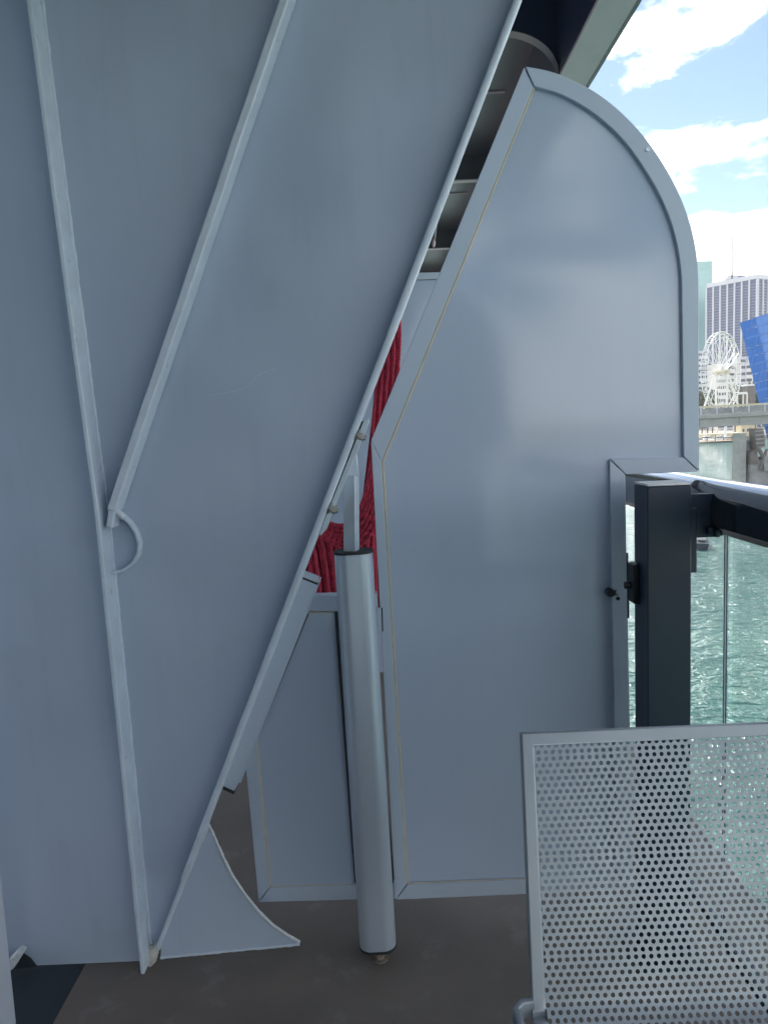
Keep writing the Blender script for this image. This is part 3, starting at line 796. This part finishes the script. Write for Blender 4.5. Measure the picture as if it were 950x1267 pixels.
# arm brackets and legs (below the picture)
for sg in (-1, 1):
    q = surf(LB - 0.005)
    hw = half_w(LB)
    x_in, x_out = cx + sg * (hw - 0.004), cx + sg * (hw + 0.024)
    arm = MB().sweep([Vector((x_in, q.y, q.z + 0.004)), Vector((cx + sg * (hw + 0.012), q.y, q.z + 0.003)), Vector((x_out, q.y - 0.012, q.z)), Vector((x_out, q.y - 0.10, q.z + 0.02)), Vector((x_out, q.y - 0.38, q.z + 0.03))],
                     rrect(0.010, 0.028, 0.004, 3)).build('side_arm', m_chair, ch, smooth=True, auto=50)
    for (y0_, y1_, z_) in ((q.y - 0.03, q.y + 0.06, q.z), (q.y - 0.36, q.y - 0.40, q.z + 0.02)):
        MB().tube([Vector((x_out, y0_, z_)), Vector((x_out, y1_, 0.004))], 0.0125, 12).build('leg', m_chair, ch, smooth=True)

# ------------------------------------------------------------------ rear end of the balcony (seen mirrored in the glossy panel)
YQ = -0.85
rp = [at(x, y, YD) for x, y in [(459, 545), (648, 83)] + O_arc + [(864, 582), (774, 587), BR, BL]]
rear = MB().prism([Vector((p_.x, YQ, p_.z)) for p_ in rp], (0, -0.038, 0)).build('balcony_partition', m_frame)
tag(rear, 'pale grey partition behind the viewer, mirrored faintly in the glossy panel', 'partition')
rb = MB().prism([(-1.02, YQ, 0.002), edge_at(0.002, YQ), edge_at(ZC - 0.002, YQ), (-1.02, YQ, ZC - 0.002)], (0, 0.012, 0)).build('steel_bulkhead', m_plate)
tag(rb, 'steel bulkhead plate behind the viewer at the near end of the balcony', 'bulkhead')

# ------------------------------------------------------------------ far shore and skyline
m_land = mat('shore_ground', (0.30, 0.27, 0.22), 0.9, var=0.2, vscale=0.05)
m_conc = mat('bridge_concrete', (0.36, 0.36, 0.34), 0.85, var=0.12, vscale=0.35, stain=(0.16, 0.16, 0.16), stain_amt=0.5, stain_scale=0.5, stretch=(1, 1, 3))
m_conc2 = mat('pier_concrete', (0.30, 0.30, 0.30), 0.85, var=0.2, vscale=0.6, stain=(0.12, 0.11, 0.10), stain_amt=0.6, stain_scale=0.35)
m_iron = mat('brown_grey_steel', (0.16, 0.14, 0.13), 0.7, var=0.25, vscale=0.7)
m_blue = mat('blue_bridge_shaded', (0.035, 0.16, 0.52), 0.45, var=0.08, vscale=0.3)  # darker blue: shade of the leaf's left face put into the paint
m_blue2 = mat('blue_bridge_sunlit', (0.06, 0.22, 0.62), 0.45, var=0.10, vscale=0.3)  # lighter blue: sun on the leaf's right face put into the paint
m_white = mat('white_paint', (0.80, 0.79, 0.76), 0.5)
m_twr = mat('office_glass', (0.055, 0.080, 0.16), 0.25, var=0.15, vscale=0.05)
m_fin = mat('office_stone', (0.60, 0.61, 0.66), 0.7)
m_span = mat('office_spandrel', (0.14, 0.165, 0.26), 0.5)
m_green = mat('green_tower_glass', (0.26, 0.46, 0.44), 0.2, var=0.08, vscale=0.05)
m_win = mat('dark_window', (0.05, 0.07, 0.10), 0.2)
m_leaf = mat('foliage', (0.070, 0.095, 0.035), 0.8, var=0.35, vscale=0.5)
m_trunk = mat('bark', (0.12, 0.09, 0.06), 0.9)
m_hull = mat('dark_hull', (0.03, 0.035, 0.045), 0.4)
m_tan = mat('timber_dock', (0.45, 0.33, 0.20), 0.8, var=0.2, vscale=0.6)
m_cream = mat('cream_wall', (0.62, 0.55, 0.38), 0.8, var=0.1, vscale=0.3)

GZ = ZW + 2.0
land = MB()
xs = [-2500, -600, 150, 330, 600, 1200, 3000]
edge = [(-2500, 620), (-600, 560), (150, 545), (235, 520), (330, 535), (600, 520), (1200, 500), (2500, 560)]
lp = [(x, y, GZ) for x, y in edge] + [(2500, 2500, GZ), (-2500, 2500, GZ)]
land.prism(lp, (0, 0, -4.0))
tag(land.build('far_shore', m_land), kind='structure')
# low land astern, only mirrored in the panel
back = MB(); n = 60; vsb = []
for i in range(n + 1):
    x = -1500 + 4000 * i / n
    h = 14 + 10 * noise.noise(Vector((x * 0.004, 0, 0))) + 8 * noise.noise(Vector((x * 0.02, 3, 0)))
    vsb += [(x, -900, ZW - 1), (x, -900, ZW + max(4, h)), (x, -1500, ZW + max(4, h * 1.2))]
fsb = []
for i in range(n):
    for j in range(2): fsb.append([3 * i + j, 3 * i + 3 + j, 3 * i + 4 + j, 3 * i + 1 + j])
tag(back.add(vsb, fsb).build('near_shore', m_cream), kind='structure')

def ground_of(px, Y): return Vector((at(px, 500, Y).x, Y, GZ))

# tall office tower
KY = 880.0
kc = at(936.5, 339, KY); kl = at(874, 350, 930.0); kr = at(978, 336, 915.0)
ZTOP = kc.z
def xy(v): return Vector((v.x, v.y, 0))
c0, c1, c2 = xy(kl), xy(kc), xy(kr)
c3 = c0 + (c2 - c1)
tw = thing('office_tower', 'tall grey office tower with pale vertical fins and a rooftop mast', 'tower', (kc.x, KY, GZ))
MB().prism([c + Vector((0, 0, GZ)) for c in (c0, c1, c2, c3)], (0, 0, ZTOP - 5 - GZ)).build('wall', m_twr, tw)
def outset(k): 
    ctr = (c0 + c1 + c2 + c3) / 4
    return [ctr + (c - ctr) * k for c in (c0, c1, c2, c3)]
MB().prism([c + Vector((0, 0, ZTOP - 4.99)) for c in outset(1.012)], (0, 0, 5)).build('crown', m_fin, tw)
nfl = 42; fh = (ZTOP - 8 - (GZ + 30)) / nfl
for k in range(nfl):
    MB().prism([c + Vector((0, 0, GZ + 30 + k * fh)) for c in outset(1.006)], (0, 0, fh * 0.36)).build('spandrel', m_span, tw)
def fins(a, b, n, wd):
    d = (b - a).normalized(); nrm = Vector((d.y, -d.x, 0))
    for k in range(n + 1):
        p_ = a.lerp(b, k / n)
        q = [p_ - d * wd / 2 - nrm * 0.5, p_ + d * wd / 2 - nrm * 0.5, p_ + d * wd / 2 + nrm * 1.6, p_ - d * wd / 2 + nrm * 1.6]
        MB().prism([v + Vector((0, 0, GZ)) for v in q], (0, 0, ZTOP - 5.5 - GZ)).build('fin', m_fin, tw)
fins(c0, c1, 7, 1.7); fins(c1, c2, 7, 1.5)
pc = at(907, 335, 905)
MB().box((pc.x, 910, ZTOP + 2.2), (14, 10, 4.4)).build('plant_room', m_fin, tw)
MB().box((pc.x + 9, 905, ZTOP + 1.5), (6, 8, 3)).build('plant_room', m_span, tw)
mt = at(905.5, 287, 905)
MB().tube([Vector((mt.x, 905, ZTOP)), Vector((mt.x, 905, ZTOP + 14)), Vector((mt.x, 905, mt.z))], 0.9, 8, up=UPY, scales=[1.3, 1.0, 0.7]).build('mast', m_iron, tw, smooth=True)
# green glass tower
g0, g1 = at(856, 324, 1000), at(881, 322.5, 1000)
gt = thing('glass_tower', 'pale green glass tower at the edge of the partition', 'tower', (g1.x, 1000, GZ))
MB().box(((g0.x + g1.x) / 2, 1020, (g1.z + GZ) / 2), (g1.x - g0.x, 40, g1.z - GZ)).build('wall', m_green, gt)
for k in range(30):
    z = GZ + (k + 0.5) * (g1.z - GZ) / 30
    MB().box(((g0.x + g1.x) / 2, 1020, z), (g1.x - g0.x + 0.6, 40.6, 0.9)).build('floor_band', m_span if k < 11 else m_green, gt)
# pale lower blocks behind the wheel
def block(px0, px1, py, Y, m, floors, label, d=30, name='apartment_block', wm=m_win):
    a, b = at(px0, py, Y), at(px1, py, Y)
    t = thing(name, label, 'building', ((a.x + b.x) / 2, Y + d / 2, GZ))
    MB().box(((a.x + b.x) / 2, Y + d / 2, (a.z + GZ) / 2), (b.x - a.x, d, a.z - GZ)).build('wall', m, t)
    fh_ = (a.z - GZ) / floors
    for k in range(floors):
        MB().box(((a.x + b.x) / 2, Y - 0.1, GZ + (k + 0.55) * fh_), (b.x - a.x - 2.5, 0.8, fh_ * 0.42)).build('window', wm, t)
    MB().box(((a.x + b.x) / 2, Y + d / 2, a.z + 0.6), (b.x - a.x + 1, d + 1, 1.2)).build('roof', m, t)
    return t
block(884, 931, 452, 800, m_white, 10, 'white low-rise block with banded windows behind the observation wheel')
block(858, 876, 436, 820, m_fin, 14, 'pale narrow block left of the observation wheel', 24)
block(914, 923, 443, 790, m_fin, 11, 'pale grey block between the wheel and the blue bridge leaf', 16)

# trees along the shore
def tree(px, py_top, Y, wd, label):
    base = ground_of(px, Y); h = at(px, py_top, Y).z - GZ
    t = thing('shore_tree', label, 'tree', base, 'trees along the far shore')
    MB().tube([base - Vector((0, 0, 0.5)), base + Vector((0.3, 0, h * 0.3)), base + Vector((0.1, 0, h * 0.65))], 0.5, 7, up=UPY, scales=[1, 0.7, 0.3]).build('trunk', m_trunk, t, smooth=True)
    mb = MB()
    ctrs = [(random.uniform(-0.32, 0.32) * wd, random.uniform(-0.3, 0.3) * wd, h * random.uniform(0.42, 0.86), wd * random.uniform(0.16, 0.3)) for _ in range(14)]
    for cxx, cyy, czz, rr in ctrs:
        for _ in range(70):
            d = Vector((random.gauss(0, 1), random.gauss(0, 1), random.gauss(0, 0.8))).normalized() * rr * random.uniform(0.5, 1.05)
            c = base + Vector((cxx, cyy, czz)) + d
            u = Vector((random.gauss(0, 1), random.gauss(0, 1), random.gauss(0, 1))).normalized()
            v = u.orthogonal().normalized(); k = random.uniform(0.7, 1.7)
            mb.add([c - u * k, c + v * k * 0.6, c + u * k, c - v * k * 0.6], [[0, 1, 2, 3]])
    mb.build('crown', m_leaf, t)
for k, (px, py, Y, wd) in enumerate(((868, 474, 600, 20), (875, 480, 610, 17), (881, 486, 590, 14), (914, 468, 640, 21), (922, 472, 620, 19), (929, 467, 650, 20), (934, 474, 615, 17), (909, 481, 600, 14))):
    tree(px, py, Y, wd, ['bushy shore tree left of the observation wheel', 'shore tree half hidden by the left rim of the wheel', 'low shore tree behind the legs of the wheel', 'tall shore tree just right of the wheel',
                         'shore tree above the white pavilion roof', 'tall shore tree beside the blue bridge leaf', 'rounded shore tree in front of the blue leaf base', 'low shore tree between wheel and pavilion'][k])
# pavilion
pv = ground_of(918, 565)
pt = thing('pavilion', 'white-roofed pavilion on the shore right of the wheel', 'pavilion', pv)
zt = at(918, 485, 565).z
MB().prism([(pv.x - 4.2, 565, zt - 1.6), (pv.x + 4.2, 565, zt - 1.6), (pv.x + 3.2, 565, zt), (pv.x - 3.2, 565, zt)], (0, 7, 0)).build('roof', m_white, pt)
for dx in (-3.6, 3.6):
    for dy in (0.5, 6.5):
        MB().box((pv.x + dx, 565 + dy, (zt - 1.6 + GZ) / 2), (0.7, 0.7, zt - 1.6 - GZ)).build('column', m_white, pt)
kv = ground_of(929, 570); zk = at(929, 474, 570).z
kt = thing('kiosk_tower', 'small grey tower with white roof beside the blue bridge leaf', 'building', kv)
MB().box((kv.x, 574, (zk - 2 + GZ) / 2), (6.5, 7, zk - 2 - GZ)).build('wall', m_iron, kt)
MB().box((kv.x, 574, zk - 1.4), (8, 8.4, 1.2)).build('roof', m_white, kt)

# observation wheel
WC = at(892, 460.5, 540); WR = 48.0 / F * 540
wt = thing('observation_wheel', 'white observation wheel standing on the shore before the towers', 'ferris wheel', (WC.x, WC.y, GZ))
hd = Vector((math.sin(R(49)), math.cos(R(49)), 0)); wnm = Vector((math.cos(R(49)), -math.sin(R(49)), 0))
up = Vector((0, 0, 1))
def wp(a, r, off=0): return WC + hd * (r * math.cos(a)) + up * (r * math.sin(a)) + wnm * off
NW = 24
for off in (-1.5, 1.5):
    pts = [wp(2 * math.pi * i / 72, WR, off) for i in range(73)]
    MB().tube(pts, 0.36, 6, cap=False).build('rim', m_white, wt, smooth=True)
    pts = [wp(2 * math.pi * i / 72, WR * 0.86, off) for i in range(73)]
    MB().tube(pts, 0.18, 6, cap=False).build('inner_rim', m_white, wt, smooth=True)
for k in range(NW):
    a = 2 * math.pi * k / NW
    sp = MB()
    for off in (-1.5, 1.5): sp.tube([wp(a, 1.5, off * 1.8), wp(a, WR, off)], 0.20, 5)
    sp.tube([wp(a, WR, -1.5), wp(a, WR, 1.5)], 0.22, 5)
    sp.tube([wp(a, WR * 0.86, -1.5), wp(a + math.pi / NW, WR, -1.5), wp(a + 2 * math.pi / NW, WR * 0.86, -1.5)], 0.12, 5)
    sp.build('spoke', m_white, wt, smooth=True)
    gc = wp(a, WR + 0.3, 0) - up * 1.1
    go = MB().box(gc, (1.5, 1.5, 1.7)).build('gondola', m_white, wt, bevel=0.35)
    MB().box(gc + up * 0.15, (1.56, 1.56, 0.7)).build('gondola_window', m_win, go)
MB().tube([WC - wnm * 5.5, WC + wnm * 5.5], 1.7, 14).build('hub', m_cream, wt, smooth=True)
for sg in (-1, 1):
    for fx_ in (-0.62, 0.62):
        b_ = WC + hd * (WR * fx_) + wnm * (sg * 11); b_.z = GZ
        MB().tube([WC + wnm * (sg * 4.5), b_], 0.75, 8, scales=[0.8, 1.2]).build('leg', m_white, wt, smooth=True)
MB().box((WC.x, WC.y, GZ + 1.2), (34, 16, 2.4)).build('platform', m_cream, wt)

# concrete road bridge
YR1 = 188.0
zb_t, zb_b = at(900, 501, YR1).z, at(900, 527.5, YR1).z
rbdg = thing('road_bridge', 'long weathered concrete bridge crossing in front of the wheel', 'bridge', (85, YR1, ZW))
slope = 0.012
def bseg(x0, x1, z0, z1, y0, y1):
    return MB().prism([(x0, y0, z0 + (x0 - 85) * slope), (x1, y0, z0 + (x1 - 85) * slope), (x1, y0, z1 + (x1 - 85) * slope), (x0, y0, z1 + (x0 - 85) * slope)], (0, y1 - y0, 0))
zz = zb_t - zb_b
bseg(20, 190, zb_b + zz * 0.42, zb_b + zz * 0.60, YR1 - 0.8, YR1 + 12).build('deck', m_conc, rbdg)
for k in range(17):
    bseg(20 + k * 10 + 0.06, 30 + k * 10 - 0.06, zb_b, zb_b + zz * 0.42 - 0.02, YR1, YR1 + 1.2).build('girder', m_conc, rbdg)
for k in range(17):
    bseg(20 + k * 10 + 0.1, 30 + k * 10 - 0.1, zb_b + zz * 0.60 + 0.02, zb_t - zz * 0.12, YR1 - 0.7, YR1 - 0.3).build('parapet', m_conc2, rbdg)
bseg(20, 190, zb_t - zz * 0.10, zb_t, YR1 - 0.75, YR1 - 0.25).build('handrail', m_cream, rbdg)
for k in range(22):
    x = 40 + k * 4.0
    MB().box((x, YR1 - 0.8, zb_t - zz * 0.2 + (x - 85) * slope), (0.25, 0.3, zz * 0.42)).build('rail_post', m_fin, rbdg)
for x in (50, 130, 165):
    MB().box((x, YR1 + 6, (zb_b + ZW) / 2), (2.4, 8, zb_b - ZW)).build('pier', m_conc2, rbdg)

# blue bascule leaf, raised
YL = 214.0
tl, bl_ = at(914.5, 399, YL), at(950, 548, YL)
lf = thing('bridge_leaf', 'raised blue steel drawbridge leaf leaning at the right edge', 'bridge', (bl_.x, YL, ZW))
la = (tl - bl_).normalized()
sw = Vector((0.90, -0.44, 0)); sw = (sw - la * sw.dot(la)).normalized()      # across the side girder
fw = la.cross(sw).normalized()
if fw.x < 0: fw = -fw
fw = Vector((0.86, 0.50, 0.14)); fw = (fw - la * fw.dot(la)).normalized()
LL = (tl - bl_).length
w1 = 4.0; w2 = 11.0
NP = 14
for k in range(NP):
    a0, a1 = LL * k / NP + 0.05, LL * (k + 1) / NP - 0.05
    o = bl_ + la * a0; o2 = bl_ + la * a1
    MB().prism([o, o + sw * w1, o2 + sw * w1, o2], fw * 0.4).build('side_panel', m_blue, lf)
    fo, fo2 = o + sw * w1 + Vector((0, 0, 0)), o2 + sw * w1
    MB().prism([fo + fw * 0.45, fo + fw * w2, fo2 + fw * w2, fo2 + fw * 0.45], sw * -0.4).build('deck_panel', m_blue2, lf)
for k in range(0, NP + 1, 1):
    o = bl_ + la * (LL * k / NP)
    if k % 3 == 0:
        MB().prism([o - fw * 0.3, o + sw * w1 - fw * 0.3, o + sw * w1 - fw * 0.3 + la * 0.45, o - fw * 0.3 + la * 0.45], fw * 0.29).build('side_rib', m_blue2, lf)
    MB().prism([o + sw * (w1 + 0.02) - la * 0.15, o + sw * (w1 + 0.02) + fw * w2 - la * 0.15, o + sw * (w1 + 0.02) + fw * w2 + la * 0.15, o + sw * (w1 + 0.02) + la * 0.15], sw * 0.3).build('deck_rib', m_blue, lf)
for k in range(0, NP - 1, 3):
    o, o2 = bl_ + la * (LL * k / NP) + sw * 0.5, bl_ + la * (LL * min(k + 3, NP) / NP) + sw * (w1 - 0.5)
    MB().tube([o - fw * 0.15, o2 - fw * 0.15], 0.2, 5).build('brace', m_blue2, lf)
MB().prism([bl_, tl, tl + la * 0.5, bl_ + la * 0.0], sw * 0.02).build('chord', m_blue2, lf)
# pier of the drawbridge
YQ2 = 180.0
a, b = at(918, 602, YQ2), at(962, 602, YQ2)
dp_ = thing('bridge_pier', 'grey concrete drawbridge pier with steel machinery standing in the water', 'pier', (a.x + 4, YQ2 + 3, ZW))
z1 = at(930, 570, YQ2).z
MB().box(((a.x + b.x) / 2 + 1.5, YQ2 + 5, (z1 + ZW) / 2 - 0.4), (b.x - a.x - 1.0, 10, z1 - ZW + 0.8)).build('footing', m_conc2, dp_, bevel=0.15)
z2 = at(922, 536, YQ2).z
MB().box((a.x + 0.6, YQ2 + 3, (z2 + ZW) / 2), (1.5, 4, z2 - ZW)).build('column', m_conc, dp_, bevel=0.08)
MB().box((a.x + 2.5, YQ2 + 5, (at(925, 545, YQ2).z + z1) / 2), (2.0, 3, at(925, 545, YQ2).z - z1)).build('machine_house', m_conc2, dp_)
MB().prism([at(933, 530, YQ2), at(944, 530, YQ2), at(946, 552, YQ2), at(935, 556, YQ2)], (0, 3, 0)).build('counterweight', m_iron, dp_)
for k in range(5):
    y_ = 533 + k * 5
    MB().prism([at(933.5 + k * 0.5, y_, YQ2 - 0.2), at(944 + k * 0.5, y_ - 1, YQ2 - 0.2), at(944 + k * 0.5, y_ + 0.5, YQ2 - 0.2), at(933.5 + k * 0.5, y_ + 1.5, YQ2 - 0.2)], (0, 0.19, 0)).build('counterweight_rib', m_conc2, dp_)
MB().prism([at(928, 560, YQ2 - 0.3), at(936, 556, YQ2 - 0.3), at(938, 574, YQ2 - 0.3), at(929, 575, YQ2 - 0.3)], (0, 3, 0)).build('gear_case', m_iron, dp_)
MB().tube([at(936, 552, YQ2 - 0.5), at(944, 566, YQ2 - 0.5)], 0.5, 8).build('shaft', m_iron, dp_, smooth=True)
MB().tube([at(948, 556, YQ2 - 0.5), at(940, 581, YQ2 - 0.5)], 0.4, 8).build('shaft', m_iron, dp_, smooth=True)
MB().box((at(949, 575, YQ2).x, YQ2 + 0.5, at(949, 574, YQ2).z), (2.6, 3, 3.6)).build('machine_house', m_conc2, dp_, bevel=0.1)
# marina: floating dock and moored boats
yd = 470.0
d0, d1 = at(860, 543, yd), at(919, 543, yd)
dk2 = thing('floating_dock', 'low timber dock with dark hull line on the far water', 'dock', ((d0.x + d1.x) / 2, yd, ZW))
MB().box(((d0.x + d1.x) / 2, yd + 3, ZW + 1.0), (d1.x - d0.x, 8, 0.6)).build('decking', m_tan, dk2)
MB().box(((d0.x + d1.x) / 2 + 4, yd - 0.8, ZW + 0.45), ((d1.x - d0.x) * 0.72, 0.8, 1.1)).build('fender', m_hull, dk2)
for k in range(6):
    x = d0.x + 2 + k * (d1.x - d0.x - 4) / 5
    MB().tube([Vector((x, yd - 0.2, ZW - 1)), Vector((x, yd - 0.2, ZW + 3.4 + (k % 3)))], 0.22, 8, up=UPY).build('pile', m_trunk, dk2, smooth=True)
def boat(px, Y, L, heading, label, cabin=True, hull=m_white):
    c = Vector((at(px, 540, Y).x, Y, ZW))
    t = thing('moored_boat' if Y > 200 else 'motor_boat', label, 'boat', c)
    rot = Matrix.Rotation(heading, 3, 'Z'); wd = L * 0.28; hh = L * 0.13
    lay = []
    for z, k in ((-0.25, 0.72), (hh * 0.5, 0.95), (hh, 1.0)):
        for i in range(9):
            s_ = -0.5 + i / 8
            hw_ = wd / 2 * k * (1 - max(0, (s_ - 0.05) / 0.45) ** 2.0)
            lay.append((s_ * L * (0.9 + 0.1 * k), max(hw_, 0.03), z + (0.25 * hh if s_ > 0.2 and z > 0.3 else 0)))
    vs_ = [rot @ Vector((x, y, z)) + c for x, y, z in lay] + [rot @ Vector((x, -y, z)) + c for x, y, z in lay]
    fs = []
    for l in range(2):
        for i in range(8):
            q = l * 9 + i
            fs += [[q, q + 1, q + 10, q + 9], [27 + q, 27 + q + 9, 27 + q + 10, 27 + q + 1]]
    for i in range(8): fs += [[18 + i, 19 + i, 46 + i, 45 + i], [i, 27 + i, 28 + i, i + 1]]
    fs += [[0, 9, 36, 27], [9, 18, 45, 36]]
    MB().add(vs_, fs).build('hull', hull, t, smooth=True, auto=35)
    if cabin:
        MB().box(c + rot @ Vector((-0.05 * L, 0, hh + 0.10 * L)), (0.34 * L, wd * 0.62, 0.17 * L), rot).build('cabin', m_white, t, bevel=0.03 * L)
        MB().box(c + rot @ Vector((-0.05 * L, 0, hh + 0.12 * L)), (0.345 * L, wd * 0.64, 0.06 * L), rot).build('window', m_win, t)
        MB().tube([c + rot @ Vector((-0.1 * L, 0, hh + 0.15 * L)), c + rot @ Vector((-0.12 * L, 0, hh + 0.42 * L))], 0.02 * L, 6, up=UPY).build('mast', m_white, t)
    return t
boat(875, 482, 14, 0.2, 'white cabin boat moored at the left end of the dock')
boat(888, 484, 13, 2.9, 'white cabin boat moored in the middle of the dock')
boat(900, 483, 11, 0.1, 'smaller white cabin boat moored right of the middle of the dock')
boat(910, 480, 13, 3.3, 'tan-decked boat moored at the right end of the dock', True, m_tan)
boat(868, 97, 6.5, 1.15, 'small motor boat on the water seen between post and handrail', True, m_hull)
hm = at(925, 532, 420)
hs = thing('dock_house', 'cream wooden house on the far quay behind the pier', 'building', (hm.x + 6, 540, GZ))
hx0, hx1 = at(917, 535, 540).x, at(934, 535, 540).x
hz1 = at(925, 526, 540).z
MB().box(((hx0 + hx1) / 2, 545, (hz1 + GZ - 1) / 2), (hx1 - hx0, 8, hz1 - GZ + 1)).build('wall', m_cream, hs)
MB().prism([(hx0 - 0.6, 540.4, hz1), (hx1 + 0.6, 540.4, hz1), ((hx0 + hx1) / 2, 540.4, hz1 + 2.5)], (0, 9, 0)).build('roof', m_tan, hs)
for k in range(3):
    MB().box((hx0 + 1.8 + k * 3, 540.95, (hz1 + GZ) / 2), (1.2, 0.2, 2.0)).build('window', m_win, hs)

# ------------------------------------------------------------------ the air over the bay
hm_ = bpy.data.materials.new('bay_haze'); hm_.use_nodes = True
hn, hl = hm_.node_tree.nodes, hm_.node_tree.links
hn.remove(hn['Principled BSDF'])
pvn = hn.new('ShaderNodeVolumePrincipled')
pvn.inputs['Color'].default_value = (0.90, 0.94, 1.0, 1)
pvn.inputs['Density'].default_value = 0.00008
pvn.inputs['Anisotropy'].default_value = 0.3
hl.new(pvn.outputs[0], hn['Material Output'].inputs['Volume'])
hzb = MB().box((0, 0, (ZW - 5 + 262) / 2), (5400, 5400, 262 - ZW + 5)).build('haze', hm_)
tag(hzb, kind='stuff')
